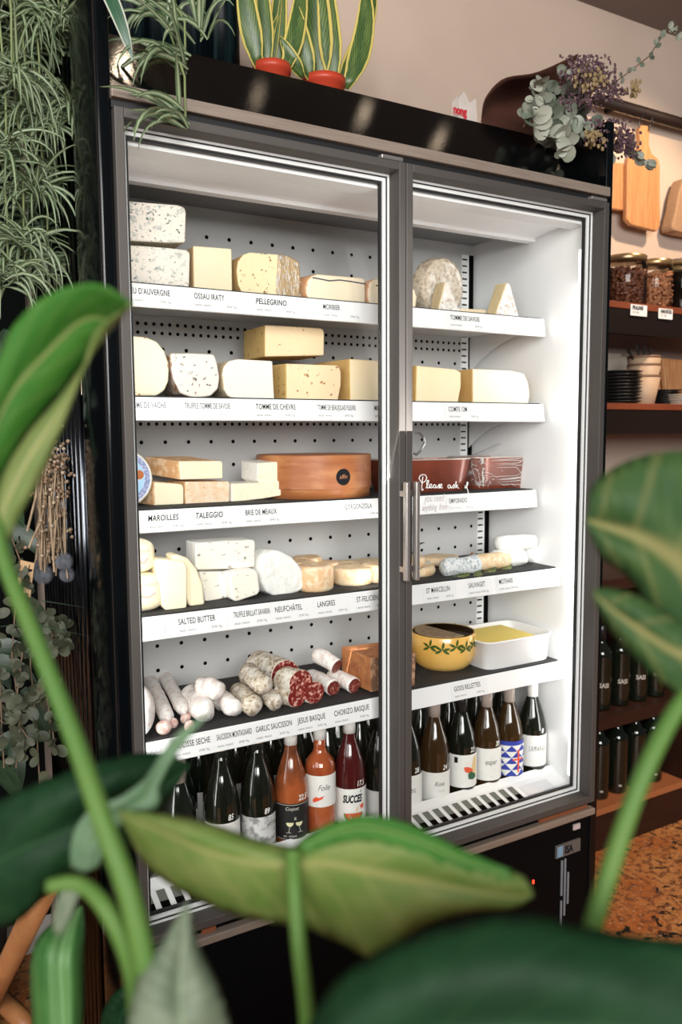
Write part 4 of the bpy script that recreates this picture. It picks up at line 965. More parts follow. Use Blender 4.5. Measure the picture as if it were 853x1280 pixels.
# ------------------------------------------------------------------ right-hand wall shelves
WOODS=mat('reddish_shelf_wood',(.20,.052,.022),.45,layers=[dict(s=5,lo=.35,hi=.7,c=(.14,.033,.014),st=(1,8,8))])
WOODD=mat('dark_fascia_wood',(.009,.005,.004),.6,spec=.2)
def wshelf(z,name,label):
    T=thing(name,label,'shelf',(2.4,.6,z))
    MB().box((1.29,.40,z-.022),(3.6,WY-.001,z)).obj('shelf_board',WOODS,T,bevel=.002)
    MB().box((1.29,.403,z-.105),(3.6,.43,z-.022)).obj('fascia',WOODD,T); return T
wshelf(1.888,'wall_shelf','dark wooden wall shelf holding the nut jars right of the refrigerator')
wshelf(1.552,'wall_shelf','dark wooden wall shelf holding cups and plates right of the refrigerator')
NUT=mat('almond_brown',(.30,.11,.045),.6,layers=[dict(s=60,lo=.4,hi=.65,c=(.40,.18,.09))]); NUTD=mat('dark_praline',(.10,.03,.015),.35,layers=[dict(s=60,lo=.4,hi=.65,c=(.19,.07,.035))])
BRASS=mat('brass_lid',(.42,.29,.15),.3,.8)
JG=glass('jar_glass',(.96,.97,.95),1.2)
def jar(px0,px1,py_top,y,zb,label,fill,lidm=BRASS,dark=False,clip=False):
    a=H(px0,380,1,y); b=H(px1,380,1,y); r=(b.x-a.x)/2*.93; cx=(a.x+b.x)/2; zt=H((px0+px1)/2,py_top,1,y-r*.5).z; h=zt-zb
    T=thing('nut_jar' if not dark else 'olive_jar',label,'jar',(cx,y,zb),'glass jars on the upper wall shelf'); c=Vector((cx,y,zb))
    MB().lathe([(r*.9,0),(r,.006),(r,h-.035),(r*.93,h-.022),(r*.93,h-.014)],c,36).obj('jar_glass',JG,T,smooth=True)
    if clip:
        MB().lathe([(r*.8,h-.05),(r*.98,h-.048),(r*.98,h-.03),(r*.8,h-.028)],c,32).obj('metal_band',BRASS,T,smooth=True)
        MB().lathe([(0,h-.02),(r*.95,h-.02),(r*.95,h-.004),(0,h)],c,32).obj('lid',JG,T,smooth=True)
        MB().lathe([(r*.96,h-.022),(r*.99,h-.018),(r*.96,h-.012)],c,32).obj('clip_ring',BRASS,T,smooth=True)
    else:
        MB().lathe([(r*.96,h-.018),(r*.98,h-.016),(r*.98,h-.002),(r*.94,h),(0,h)],c,36).obj('lid',lidm,T,smooth=True)
    if dark:
        MB().lathe([(0,.004),(r*.9,.004),(r*.92,.01),(r*.92,h-.055),(0,h-.055)],c,32).obj('preserve',mat('dark_preserve',(.008,.005,.004),.15),T,smooth=True)
    else:
        m=MB(); rnd=random.Random(int(px0))
        for q in range(330):
            # nuts packed against the glass, layer by layer
            if q<260: g=rnd.uniform(PI*.75,PI*1.98); rr=r*.84
            else: g=rnd.uniform(0,2*PI); rr=r*.7*math.sqrt(rnd.random())
            z=rnd.uniform(.008,h-.045) if q<260 else h-.05+rnd.uniform(-.008,.004)
            Rm=Matrix.Rotation(rnd.uniform(0,PI),3,'Z')@Matrix.Rotation(rnd.uniform(-.7,.7),3,'Y')
            m.blob(c+Vector((rr*math.cos(g),rr*math.sin(g),z)),(.0125,.008,.0065),1,0,rot=Rm,nu=8,nv=6)
        m.lathe([(0,.004),(r*.74,.004),(r*.74,h-.055),(0,h-.055)],c,20)
        o=m.obj('nuts',fill,T,smooth=True); o['kind']='stuff'
    return T
jar(760,800,317,.475,1.888,'tall glass jar of dark nuts with brass lid, nearest the refrigerator',NUTD)
jar(801,833,323,.475,1.888,'glass jar of caramel-brown almonds with brass lid in the middle',NUT)
jar(832,876,321,.49,1.888,'dark-filled clip-top glass jar at the right edge of the photo',NUT,dark=True,clip=True)
for (x0,y0,x1,y1,lb) in [(789,380,809,394,'small white shelf tag below the dark nut jar'),(824,385,841,398,'small white shelf tag below the almond jar')]:
    a=H(x0,y0,1,.398); b=H(x1,y1,1,.398); z1=a.z; z0=H(x0,y1,1,.398).z
    o=one('shelf_tag',MB().box((a.x,.3975,z0),(b.x,.3995,z1)),CARD,lb,'tag','price tags on the wall shelf')
    t=MB(); add_text(t,'PRALINES' if x0<800 else 'AMANDES',(a.x+.008,.397,z0+(z1-z0)*.55),(1,0,0),(0,0,1),.018,.7,bold=.0008,maxw=(b.x-a.x)*.85); add_text(t,'3.90  /100g',(a.x+.008,.397,z0+.008),(1,0,0),(0,0,1),.009,.8); t.obj('lettering',INK,o)
# cups, plates, boards on lower shelf
STONE=mat('tan_stoneware',(.42,.28,.18),.55,layers=[dict(k='wave',s=45,dist=1,dir='Z',lo=.3,hi=.8,c=(.50,.36,.25))])
STRIM=mat('stoneware_rim',(.20,.11,.065),.5)
pc=H(804,500,1,.49); zc=1.552
for k in range(3):
    z=zc+[0,.040,.068][k]; T=thing('stoneware_cup','tan stoneware cup, %s of the nested stack of three'%['bottom','middle','top'][k],'cup',(pc.x,.49,z),'nested cups on the lower wall shelf'); c=Vector((pc.x,.49,z))
    MB().lathe([(0,0),(.036,0),(.040,.003),(.058,.095)],c,32).obj('cup_body',STONE,T,smooth=True)
    MB().lathe([(.058,.095),(.0585,.104),(.056,.105),(.050,.06),(0,.05)],c,32).obj('rim',STRIM,T,smooth=True)
def plates(px,y,n,r,hgt,mm,label,group,z0=1.552,dx=0):
    p=H(px,495,1,y); first=None
    for k in range(n):
        loc=(p.x+.003*math.sin(k*2.3),y,z0+k*hgt)
        lb=label
        if first is None:
            m=MB().lathe([(0,0),(r*.6,0),(r*.65,.002),(r,hgt*.8),(r,hgt*.95),(r*.95,hgt*.9),(r*.6,.003),(0,.003)],(0,0,0),32); first=m.obj('plate',mm,None,smooth=True); first.location=loc; tag(first,lb,'plate',group)
        else:
            q=first.copy(); COL.objects.link(q); q.location=loc
plates(771,.50,10,.085,.0115,mat('black_plate',(.012,.011,.011),.3),'black plate in the tall pile left of the stoneware cups','black plates piled beside the cups')
plates(829,.55,7,.07,.0085,MC['black_plate'],'black plate in the low pile right of the stoneware cups','black plates piled right of the cups')
plates(849,.50,5,.06,.008,mat('cream_plate',(.50,.42,.34),.4),'cream plate in the small pile at the right photo edge','cream plates piled at the right')
for k,(px,py,dx,ln) in enumerate([(793,458,-.02,.05),(797,455,.0,.045),(801,457,.015,.04),(780,462,-.05,.045)]):
    a=Vector((pc.x+(-.02,0,.02,-.035)[k],.49,zc+.14)); b=a+Vector((dx,0,.075-.008*k)); 
    one('small_spoon',MB().tube([a,a.lerp(b,.7),b],[.003,.004,.007],8),mat('dark_utensil',(.02,.015,.013),.35),['dark spoon handle leaning left in the cup stack','dark spoon handle standing upright in the cup stack','dark spoon handle leaning right in the cup stack','dark spoon handle hanging low over the cup rim'][k],'spoon','spoons in the cup stack')
BOARD=mat('board_wood',(.52,.245,.10),.5,layers=[dict(s=5,lo=.35,hi=.7,c=(.42,.18,.07),st=(10,10,.7)),dict(s=14,lo=.5,hi=.7,c=(.60,.31,.14),st=(8,8,.5))])
def leanboard(pts,y,lean,label):
    P=[H(a,b,1,y) for a,b in pts]; dz=min(p.z for p in P)-1.553; P=[p-Vector((0,0,dz))+Vector((0,(p.z-dz-1.553)*lean,0)) for p in P]
    one('leaning_board',MB().prism(P,(0,.02,0)),BOARD,label,'board','wooden boards leaning at the back of the shelf',bevel=.003,smooth=True)
leanboard([(812,500),(811,452),(820,444),(833,441),(833,500)],.60,.1,'wooden board with a cut corner leaning behind the cups')
leanboard([(836,500),(834,439),(853,441),(880,443),(880,500)],.57,.1,'pale wooden board leaning at the right edge behind cream plates')
for k,(x0,x1,y0) in enumerate([(758,777,441),(777,790,446),(797,815,444)]):
    a=H(x0,y0,1,.72); b=H(x1,y0,1,.72)
    one('white_card',MB().box((a.x,.72,1.553),(b.x,.725,a.z)),mat('cream_card',(.66,.58,.48),.6),['cream card standing at the back beside the refrigerator','lower cream card standing behind the spoons','cream card standing between cups and boards'][k],'card','cards standing behind the cups')
# hanging boards, rail and hooks
RAIL=mat('dark_rail',(.018,.010,.008),.55,spec=.2)
a=H(700,87,1,.74); b=H(880,163,1,.74); zr=(a.z+b.z)/2
ra=thing('wall_rail','dark round rail fixed to the wall above the cutting boards','rail',((a.x+b.x)/2,.74,zr))
a=H(740,112,1,.73); zz=(H(800,134,1,.73).z+H(853,156,1,.73).z)/2
MB().tube([(2.0,.74,zz),(3.4,.74,zz)],.021,16).obj('rail_bar',RAIL,ra,smooth=True)
m=MB()
for x in (2.12,2.9): m.tube([(x,.74,zz),(x,WY,zz)],.012,10)
m.obj('rail_bracket',RAIL,ra,smooth=True)
def hangboard(pts,y,label,hole_px):
    P=[H(a,b,1,y) for a,b in pts]
    return one('cutting_board',MB().prism(P,(0,.022,0)),BOARD,label,'cutting board','cutting boards hanging on the rail',bevel=.005,smooth=True,seg=3)
b1=hangboard([(785,206),(787,197),(799,193),(801,180),(800,160),(803,156),(811,157),(813,162),(812,180),(816,192),(824,199),(826,207),(826,283),(822,289),(790,281),(784,274)],.725,'wooden cutting board with a handle hanging on hooks from the rail',None)
b2=hangboard([(745,200),(783,204),(783,258),(780,263),(745,258)],.745,'plain wooden cutting board hanging behind, half hidden by the refrigerator',None)
HK=mat('black_hook',(.01,.01,.01),.4)
for k,(P,lb) in enumerate([([(800,160),(799,153),(803,146),(808,142)],'black wire hook at the left side of the board handle'),([(812,163),(813,157),(816,152),(815,148)],'black wire hook at the right side of the board handle')]):
    q=[H(x,y_,1,.718) for x,y_ in P]; q.append(Vector((q[-1].x,.74,zz+.0))); one('wall_hook',MB().tube(q,.003,8),HK,lb,'hook','hooks holding the cutting board')
# woven basket at the edge
P=[H(x,y_,1,.72) for x,y_ in [(856,222),(850,240),(846,262),(841,282),(842,288),(853,291),(880,296),(880,222)]]
one('woven_basket',MB().prism(P,(0,.06,0)),mat('woven_cane',(.45,.28,.16),.7,layers=[dict(k='wave',s=40,dist=2,dir='Z',lo=.3,hi=.7,c=(.24,.13,.07))],bump=(80,.6)),'woven cane basket hanging at the right edge of the photo','basket',bevel=.01,smooth=True)
# wine cabinet
WC=mat('cabinet_wood',(.032,.011,.006),.55,spec=.3,layers=[dict(s=4,lo=.35,hi=.7,c=(.020,.007,.004),st=(1,6,6))]); EDGE=mat('cabinet_edge_wood',(.34,.12,.045),.5)
cb=thing('wine_cabinet','dark wooden open wine cabinet standing on the floor right of the refrigerator','cabinet',(2.2,.58,0))
X0,X1,YF=1.30,3.0,.374
MB().box((X0,YF,0),(X1,WY-.002,.13)).obj('plinth',WC,cb); MB().box((X0,YF-.004,.13),(2.16,WY-.002,.152)).obj('bottom_shelf',EDGE,cb,bevel=.002)
MB().box((X0,YF,.432),(2.16,WY-.02,.478)).obj('middle_shelf',WC,cb,bevel=.002)
MB().box((X0,YF-.01,.92),(X1,WY-.002,.96)).obj('worktop',WC,cb,bevel=.002)
MB().box((X0,YF+.002,.152),(X0+.02,WY-.02,.92)).obj('side_board',WC,cb); MB().box((2.16,YF-.002,.13),(X1,WY-.01,.92)).obj('side_door',WC,cb,bevel=.003)
MB().box((X0,WY-.02,.13),(X1,WY-.003,.92)).obj('back_board',WC,cb)
wp=None
for lv,z in ((0,.478),(1,.152)):
    for k in range(8):
        x=1.40+k*.095
        lb='dark wine bottle with a small white word, upper bay of the cabinet' if lv==0 else 'dark wine bottle in the lower bay of the cabinet'
        if k==0:
            wp=bottle(x,.45,z,label=lb,group='bottles in the wine cabinet, '+('upper bay' if lv==0 else 'lower bay'),cap=[CAPK,mat('copper_capsule',(.35,.10,.05),.35,.3)][lv],prof=BORD)
            m=MB(); cyltext(m,'SASI' if lv==0 else 'vin',Vector((x,.45,z)),.0388,-PI/2-.5,0,.085 if lv==0 else .03,.022 if lv==0 else .012,.9,0,bold=.0007,center=True); cc=wp
            m.obj('lettering',[mat('dim_white_print',(.45,.42,.38),.6)],wp)
            g0=wp['group']
        else: copy_thing(wp,(x,.45,z),lb)
light('shelf_downlight','SPOT',(2.2,-.3,2.95),(2.25,.7,2.0),105,(1,.74,.50),.05,spot=1.3)
light('aisle_downlight','SPOT',(2.3,-.9,2.95),(2.0,.1,.0),130,(1,.66,.40),.05,spot=1.0)
for lx,ly,pw in ((.25,.41,2.6),(.66,.42,.10),(1.04,.44,.16),(1.34,.40,.16),(1.91,.41,.16)): light('ceiling_bulb','POINT',(lx,ly,2.9),None,pw,(1,.78,.55),.022)

# ------------------------------------------------------------------ things on top of the refrigerator
ZT=2.24
def ribbon(m,path,wid,nrm=None,fold=.25,tip=.05,nseg=None):
    "arching strap leaf with uv; path list of Vectors"
    n=len(path); b=len(m.v); m.uv.setdefault('c',[])
    while len(m.uv['c'])<b: m.uv['c'].append((.5,0))
    for i,p in enumerate(path):
        t=i/(n-1); tv=(path[min(i+1,n-1)]-path[max(i-1,0)]).normalized()
        s_=tv.cross(nrm if nrm is not None else (CAM-p)); 
        if s_.length<1e-4: s_=tv.orthogonal()
        s_=s_.normalized(); u_=s_.cross(tv)
        w_=wid*(.35+.65*min(1,t*4))*(1-t**3*(1-tip)) 
        for k,ux in enumerate((-1,0,1)):
            m.v.append(p+s_*ux*w_*.5+u_*(abs(ux)*w_*fold)); m.uv['c'].append(((ux+1)/2,t))
    for i in range(n-1):
        for k in range(2): m.f.append([b+i*3+k,b+i*3+k+1,b+(i+1)*3+k+1,b+(i+1)*3+k]); m.m.append(0)
SPM=leafmat('spider_leaf',(.055,.105,.045),(.085,.145,.06),(.36,.41,.26),.03,0,stripe=(.32,.37,.23),trans=.25,rough=.4)
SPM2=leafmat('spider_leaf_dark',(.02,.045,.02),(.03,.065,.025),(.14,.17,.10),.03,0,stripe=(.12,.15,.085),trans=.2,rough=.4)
def arc(o,d,ln,droop,n=8,rnd=None):
    p=Vector(o); d=Vector(d).normalized(); out=[p.copy()]
    for i in range(n):
        d=(d+Vector((0,0,-droop/n*(1+i*.25)))).normalized(); p=p+d*(ln/n); out.append(p.copy())
    return out
def spider(c,n,ln,label,mm=SPM,up=.6,wid=.010,droop=1.7,seed=0,name='spider_plant',stem=None,spread=None,group='spider plants hanging left of the refrigerator'):
    rnd=random.Random(seed); T=thing(name,label,'plant',c,group); m=MB()
    for k in range(n):
        g=rnd.uniform(0,2*PI); e=rnd.uniform(-.2,1)*up; d=Vector((math.cos(g),math.sin(g)*.6,e+.25))
        if spread: d=Vector(spread)+d*.8
        off=Vector((rnd.uniform(-.012,.012),rnd.uniform(-.012,.012),rnd.uniform(-.02,.02)))
        ribbon(m,arc(Vector(c)+off,d,ln*rnd.uniform(.5,1.3),droop*rnd.uniform(.15,1.5)),wid*rnd.uniform(.7,1.15),nrm=(CAM-Vector(c))+Vector((rnd.uniform(-1,1),rnd.uniform(-1,1),rnd.uniform(-1,1)))*1.2)
    m.obj('leaves',mm,T,smooth=True)
    if stem:
        s_=MB(); s_.tube([Vector(c)]+[Vector(p) for p in stem],.0022,6); s_.obj('runner',mat('runner_green',(.18,.22,.09),.6),T,smooth=True)
    return T
# long hanging mass, left; runners climb to a planter on top at the left rear
k=0
names=['at the very top left corner','under the top left corner','high on the left edge','hanging beside the fluted side','in the middle of the hanging mass','on the left edge halfway down','close to the fluted side halfway down','low in the hanging mass','at the bottom of the hanging mass near the big leaf','lowest on the left edge','behind the upper strands','behind the lower strands']
spots=[(20,10,.22),(60,40,.30),(15,95,.15),(78,120,.28),(50,150,.22),(8,190,.18),(72,215,.32),(40,240,.22),(30,300,.20),(10,345,.20),(60,80,.40),(55,285,.38),(85,60,.35),(30,60,.30),(25,150,.30),(60,330,.3),(90,140,.20),(80,25,.22)]
for (px,py,y) in spots:
    p=H(px,py,1,y)
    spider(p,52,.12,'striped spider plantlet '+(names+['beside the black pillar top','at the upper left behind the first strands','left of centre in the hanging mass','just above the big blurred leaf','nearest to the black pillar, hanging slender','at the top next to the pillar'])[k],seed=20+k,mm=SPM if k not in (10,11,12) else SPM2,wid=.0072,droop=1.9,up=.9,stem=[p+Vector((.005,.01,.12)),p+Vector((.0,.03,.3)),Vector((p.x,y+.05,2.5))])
    k+=1
# planter hanging from ceiling region out of view that the runners come from
pl=thing('hanging_planter','dark hanging trough above the refrigerator side from which plants trail','planter',(-.15,.35,2.5))
MB().box((-.42,.12,2.5),(.02,.55,2.66)).obj('trough',BLACKM,pl,bevel=.01)
m=MB(); 
for x,y in ((-.38,.16),(-.38,.5),(-.02,.16),(-.02,.5)): m.tube([(x,y,2.65),(x,y,3.06)],.003,6)
m.obj('hanger_wire',HK,pl)
# plantlets that fall over the canopy corner
for i,(px,py,y,n_,ln,lb,sp_) in enumerate([(232,80,.02,16,.17,'spider plantlet arching over the canopy left part',(-.9,-.2,.4)),(232,150,-.03,14,.13,'spider plantlet hanging lowest over the beige trim',(-.9,-.2,.5)),(252,45,.05,12,.16,'spider plantlet with tall blades beside the snake plants',(-.3,0,1.0)),(215,30,.08,10,.16,'spider plantlet at the top edge above canopy',(-.6,0,1))]):
    p=H(px,py,1,y); spider(p,n_,ln,lb,seed=60+i,up=.5,wid=.011,droop=1.3,spread=sp_,group='spider plantlets over the canopy',stem=[p+Vector((.004,.01,.08)),Vector((p.x+.01,.2,2.40)),Vector((p.x+.01,.3,2.42))])
# broad blade at (163,50)
m=MB(); a=H(128,-25,1,-.03); b=H(166,76,1,-.05); ribbon(m,[a.lerp(b,t/8)+Vector((0,-.01*math.sin(t/8*PI),0)) for t in range(9)],.026,fold=.12)
o=thing('broad_leaf_plant','single broad white-edged blade pointing down over the canopy corner','plant',a)
m.obj('leaf',leafmat('edged_blade',(.02,.07,.035),(.03,.09,.045),(.10,.16,.10),.02,0,stripe=(.03,.09,.05),edge=(.45,.47,.38),trans=.1),o,smooth=True)
# dark glass vases at the back (bottle-dark verticals)
VG=mat('dark_vase_glass',(.002,.004,.005),.3,spec=.1,layers=[dict(s=14,lo=.5,hi=.75,c=(.01,.022,.024),st=(6,6,.3))])
for i,(px,r) in enumerate([(165,.045),(200,.05),(238,.052),(276,.045)]):
    p=H(px,40,1,.42); c=Vector((p.x,.42,ZT))
    one('tall_glass_vase',MB().lathe([(0,0),(r,0),(r,.30),(r*1.05,.34),(r*.96,.34),(r*.9,.05),(0,.04)],c,32),VG,'tall dark glass vase, '+['leftmost on the refrigerator top','second from left on the refrigerator top','third from left behind the spider plantlets','nearest to the snake plants'][i],'vase','dark glass vases on top of the refrigerator',smooth=True)
MB_=MB().box((.0,.56,ZT),(.40,.58,2.85)); one('dark_backboard',MB_,DARKW,'tall dark board standing behind the vases on the refrigerator','board')
# snake plants
SNK=None
def snakemat():
    m=leafmat('snake_leaf',(.05,.10,.025),(.12,.18,.045),(.010,.03,.010),.005,12,1.0,rough=.35,trans=.05,stripe=(.10,.17,.045),edge=(.62,.50,.14))
    return m
SNK=snakemat()
def snake(px,py,y,label,leaves,rpx):
    p=H(px,py,1,y); r=rpx*(p-CAM).dot(fwd)/F; zt=p.z
    T=thing('snake_plant',label,'plant',(p.x,y,ZT)); c=Vector((p.x,y,ZT)); h=zt-ZT
    MB().lathe([(0,0),(r*.75,0),(r*.95,h*.85),(r*1.04,h*.86),(r*1.05,h),(r*.97,h),(r*.93,h*.9),(0,h*.9)],c,36).obj('pot',mat('red_plastic_pot',(.50,.055,.025),.4),T,smooth=True)
    for (x0,y0,x1,y1,w_,tw) in leaves:
        a=H(x0,y0,1,y); a.z=max(a.z,ZT+h*.88); a=Vector((a.x,y+random.uniform(-.02,.02),ZT+h*.88)); b=H(x1,y1,1,y-.02)
        mid=a.lerp(b,.5)+Vector((0,-.01,0))+Vector((tw,0,0)); m=MB()
        pth=[(a*(1-t)**2+mid*2*t*(1-t)+b*t*t) for t in [i/10 for i in range(11)]]
        ribbon(m,pth,w_,fold=.18,tip=.05); o=m.obj('leaf',SNK,T,smooth=True); s_=o.modifiers.new('s','SOLIDIFY'); s_.thickness=.003
snake(340,83,.40,'snake plant in a red pot, left of the two on the refrigerator',[(322,80,302,-60,.055,-.02),(332,80,322,-70,.04,0),(345,80,352,-60,.045,.0),(352,80,378,-40,.05,.02),(330,80,355,5,.012,-.02),(338,80,352,-10,.012,0)],23)
snake(405,100,.40,'snake plant in a red pot, right of the two on the refrigerator',[(385,95,372,5,.05,-.02),(400,95,392,-70,.075,0),(412,95,402,-60,.06,.0),(420,95,470,-20,.05,.035),(428,95,455,-30,.06,.05),(375,92,350,45,.035,-.01)],26)
# clear bag with red writing
p=H(582,130,1,.30); c=Vector((p.x,.30,ZT))
bg=thing('plastic_bag','clear plastic bag with red lettering standing on the refrigerator','bag',c)
BAGM=mat('clear_bag',(.8,.76,.72),.2,alpha=.35,bump=(30,.8))
MB().prism([(c.x-.03,.29,ZT),(c.x+.04,.29,ZT),(c.x+.032,.295,ZT+.12),(c.x+.012,.295,ZT+.105),(c.x-.008,.295,ZT+.13),(c.x-.026,.295,ZT+.11)],(0,.03,0)).obj('bag_film',BAGM,bg)
q=H(567,141,1,.288); t=MB(); add_text(t,'nong',q,(1,0,0),(0,0,1),.030,.75,bold=.002); t.obj('lettering',mat('bag_red',(.5,.03,.04),.5),bg)
# kraft paper cone and bouquet
KR=mat('dark_kraft_paper',(.085,.030,.018),.7,bump=(20,.3))
bq=thing('wrapped_bouquet','dried bouquet of eucalyptus and purple flowers in brown paper on the refrigerator','bouquet',(1.12,.28,ZT))
m=MB()
# paper rolled into an open cone lying on its side, mouth to the right
bot=[(601,152,.26),(615,166,.20),(640,176,.17),(668,182,.15),(694,186,.14)]
bak=[(602,149,.30),(616,140,.38),(642,135,.42),(674,132,.42),(704,128,.40)]
topc=[(602,146,.28),(607,122,.26),(630,98,.23),(672,90,.20),(723,67,.19)]
def crp(P,n):
    out=[]; m_=len(P)-1
    for k in range(n):
        t=k/(n-1)*m_; i=min(int(t),m_-1); s_=t-i; p0,p1,p2,p3=[P[max(0,min(m_,j))] for j in (i-1,i,i+1,i+2)]
        out.append(tuple(.5*((2*p1[q])+(p2[q]-p0[q])*s_+(2*p0[q]-5*p1[q]+4*p2[q]-p3[q])*s_*s_+(3*p1[q]-p0[q]-3*p2[q]+p3[q])*s_**3) for q in range(3)))
    return out
NB=18; B_,K_,T_=crp(bot,NB),crp(bak,NB),crp(topc,NB); NC=12
for i in range(NB):
    b_,k_,t_=[H(q[0],q[1],1,q[2]) for q in (B_[i],K_[i],T_[i])]
    for j in range(NC+1):
        u=j/NC; m.v.append(b_*(1-u)**2+ (k_*2-(b_+t_)*.5)*2*u*(1-u)*.8+ t_*u*u+ (b_*(1-u)+t_*u)*(2*u*(1-u)*.2))
for i in range(NB-1):
    for j in range(NC): m.f.append([i*(NC+1)+j,i*(NC+1)+j+1,(i+1)*(NC+1)+j+1,(i+1)*(NC+1)+j]); m.m.append(0)
o=m.obj('paper_wrap',KR,bq,smooth=True); s_=o.modifiers.new('s','SOLIDIFY'); s_.thickness=.0015
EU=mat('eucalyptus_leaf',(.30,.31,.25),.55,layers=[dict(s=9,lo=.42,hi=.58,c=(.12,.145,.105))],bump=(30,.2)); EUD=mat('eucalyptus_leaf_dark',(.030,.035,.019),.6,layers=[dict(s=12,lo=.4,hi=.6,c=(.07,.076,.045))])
STM=mat('brown_twig',(.12,.075,.045),.7)
def roundleaf(m,c,r,nrm,rnd,tipd):
    nrm=Vector(nrm).normalized(); a=nrm.orthogonal().normalized(); a=(Vector(tipd)-nrm*Vector(tipd).dot(nrm)); a=a.normalized() if a.length>1e-3 else nrm.orthogonal().normalized(); b=nrm.cross(a)
    n=12; vs=[c+a*r]; vs=[]
    for k in range(n):
        g=2*PI*k/n; rr=r*(1+.12*math.cos(g)) ; q=c+a*(math.cos(g)*rr*1.1)+b*(math.sin(g)*rr*.85)+nrm*(.25*r*(math.sin(g)**2)); vs.append(q)
    m.add([c]+vs,[(0,1+k,1+(k+1)%n) for k in range(n)])
rnd=random.Random(5)
def branch(m,ms,pts,nl,rl,y0,y1,seed):
    rn=random.Random(seed); P=[H(x,y_,1,y0+(y1-y0)*i/(len(pts)-1)) for i,(x,y_) in enumerate(pts)]
    ms.tube(P,.0018,5)
    for k in range(nl):
        t=(k+.5)/nl*(len(P)-1); i=min(int(t),len(P)-2); p=P[i].lerp(P[i+1],t-i)
        for s_ in (-1,1):
            d=Vector((rn.uniform(-1,1),rn.uniform(-1,.3),rn.uniform(-1,1))).normalized()
            roundleaf(m,p+d*rl*1.1,rl*rn.uniform(.7,1.2),(CAM-p).normalized()+Vector((rn.uniform(-.9,.9),rn.uniform(-.9,.9),rn.uniform(-.9,.9))),rn,d)
m=MB(); ms=MB()
br=[([(690,140),(675,125),(668,105)],7,.016),([(700,140),(682,140),(665,155)],9,.022),([(705,145),(690,150),(680,168),(712,180)],14,.023),([(680,110),(675,130),(655,158)],8,.019),([(720,120),(705,140),(730,160)],9,.021),([(710,135),(712,150),(722,170)],8,.017),([(720,140),(740,165),(748,190),(752,205)],8,.018),([(690,120),(700,110),(708,88)],6,.012),
    ([(735,150),(770,185),(800,195),(820,210)],7,.014),([(700,160),(690,170),(705,178)],6,.018),([(745,120),(780,95),(812,70),(835,35),(850,48)],11,.008),([(668,150),(660,140),(672,120)],6,.013)]
for i,(p_,nl,rl) in enumerate(br): branch(m,ms,p_,nl,rl,.16,.04,i)
o=m.obj('eucalyptus_leaves',EU,bq,smooth=True); ms.obj('twigs',STM,bq)
m=MB(); PUR=mat('dried_purple_petal',(.075,.035,.05),.8,layers=[dict(s=60,lo=.45,hi=.6,c=(.16,.10,.10))])
for (cx,cy,sx,sy,n_) in [(735,92,38,22,420),(762,170,34,20,380),(785,180,18,18,120),(728,125,30,14,160),(765,115,22,14,120)]:
    for k in range(n_):
        p=H(cx+max(-1,min(1,rnd.gauss(0,.5)))*sx*.9,cy+max(-1,min(1,rnd.gauss(0,.5)))*sy,1,rnd.uniform(.0,.14)); m.blob(p,(rnd.uniform(.002,.005),.003,rnd.uniform(.003,.007)),1,0,nu=5,nv=4,rot=Matrix.Rotation(rnd.uniform(0,3),3,'Y'))
m.obj('dried_flowers',PUR,bq)['kind']='stuff'
m=MB(); GLD=mat('dried_gold_flower',(.24,.17,.08),.8)
for (cx,cy,sx,sy,n_) in [(748,172,16,12,70),(793,112,7,10,26),(740,100,20,14,60)]:
    for k in range(n_):
        p=H(rnd.gauss(cx,sx*.5),rnd.gauss(cy,sy*.5),1,rnd.uniform(-.01,.05)); m.blob(p,(.005,.004,.006),1,0,nu=6,nv=4)
m.obj('gold_flowers',GLD,bq)['kind']='stuff'

# ------------------------------------------------------------------ left: dried bunches
def P_(px,py,y): return H(px,py,1,y)
db=thing('dried_flower_bunch','hanging bunch of beige dried stems with thistle heads beside the fluted side','dried flowers',P_(62,640,.3))
m=MB(); rnd=random.Random(3); DRYB=mat('dried_beige_stem',(.34,.25,.16),.8,layers=[dict(s=30,lo=.4,hi=.7,c=(.18,.12,.07))])
for k in range(30):
    x0=rnd.uniform(45,82); x1=x0+rnd.gauss(0,9); y0=rnd.uniform(560,600); y1=rnd.uniform(670,725)
    q=[P_(x0,y0,.30+rnd.uniform(-.03,.03))]; 
    for t in (.33,.66,1): q.append(P_(x0+(x1-x0)*t+rnd.gauss(0,2.5),y0+(y1-y0)*t,.30+rnd.uniform(-.03,.03)))
    m.tube(q,rnd.uniform(.0012,.0026),5)
for q in ([(48,578),(45,620),(34,664)],[(52,650),(40,675),(36,685)],[(62,620),(64,660),(68,715)],[(70,650),(66,700)]): m.tube([P_(x,y_,.27) for x,y_ in q],.0026,6)
m.obj('stems',DRYB,db)
m=MB()
for k in range(260):
    p=P_(rnd.gauss(64,13),rnd.choice([rnd.gauss(575,12),rnd.uniform(560,700)]),.30+rnd.uniform(-.04,.03)); m.blob(p,(.005,.004,.004),1,0,nu=5,nv=4)
m.obj('seed_heads',mat('dried_seed',(.22,.14,.085),.9,layers=[dict(s=40,lo=.5,hi=.6,c=(.42,.33,.24))]),db)['kind']='stuff'
TH=mat('thistle_blue_grey',(.14,.15,.17),.8)
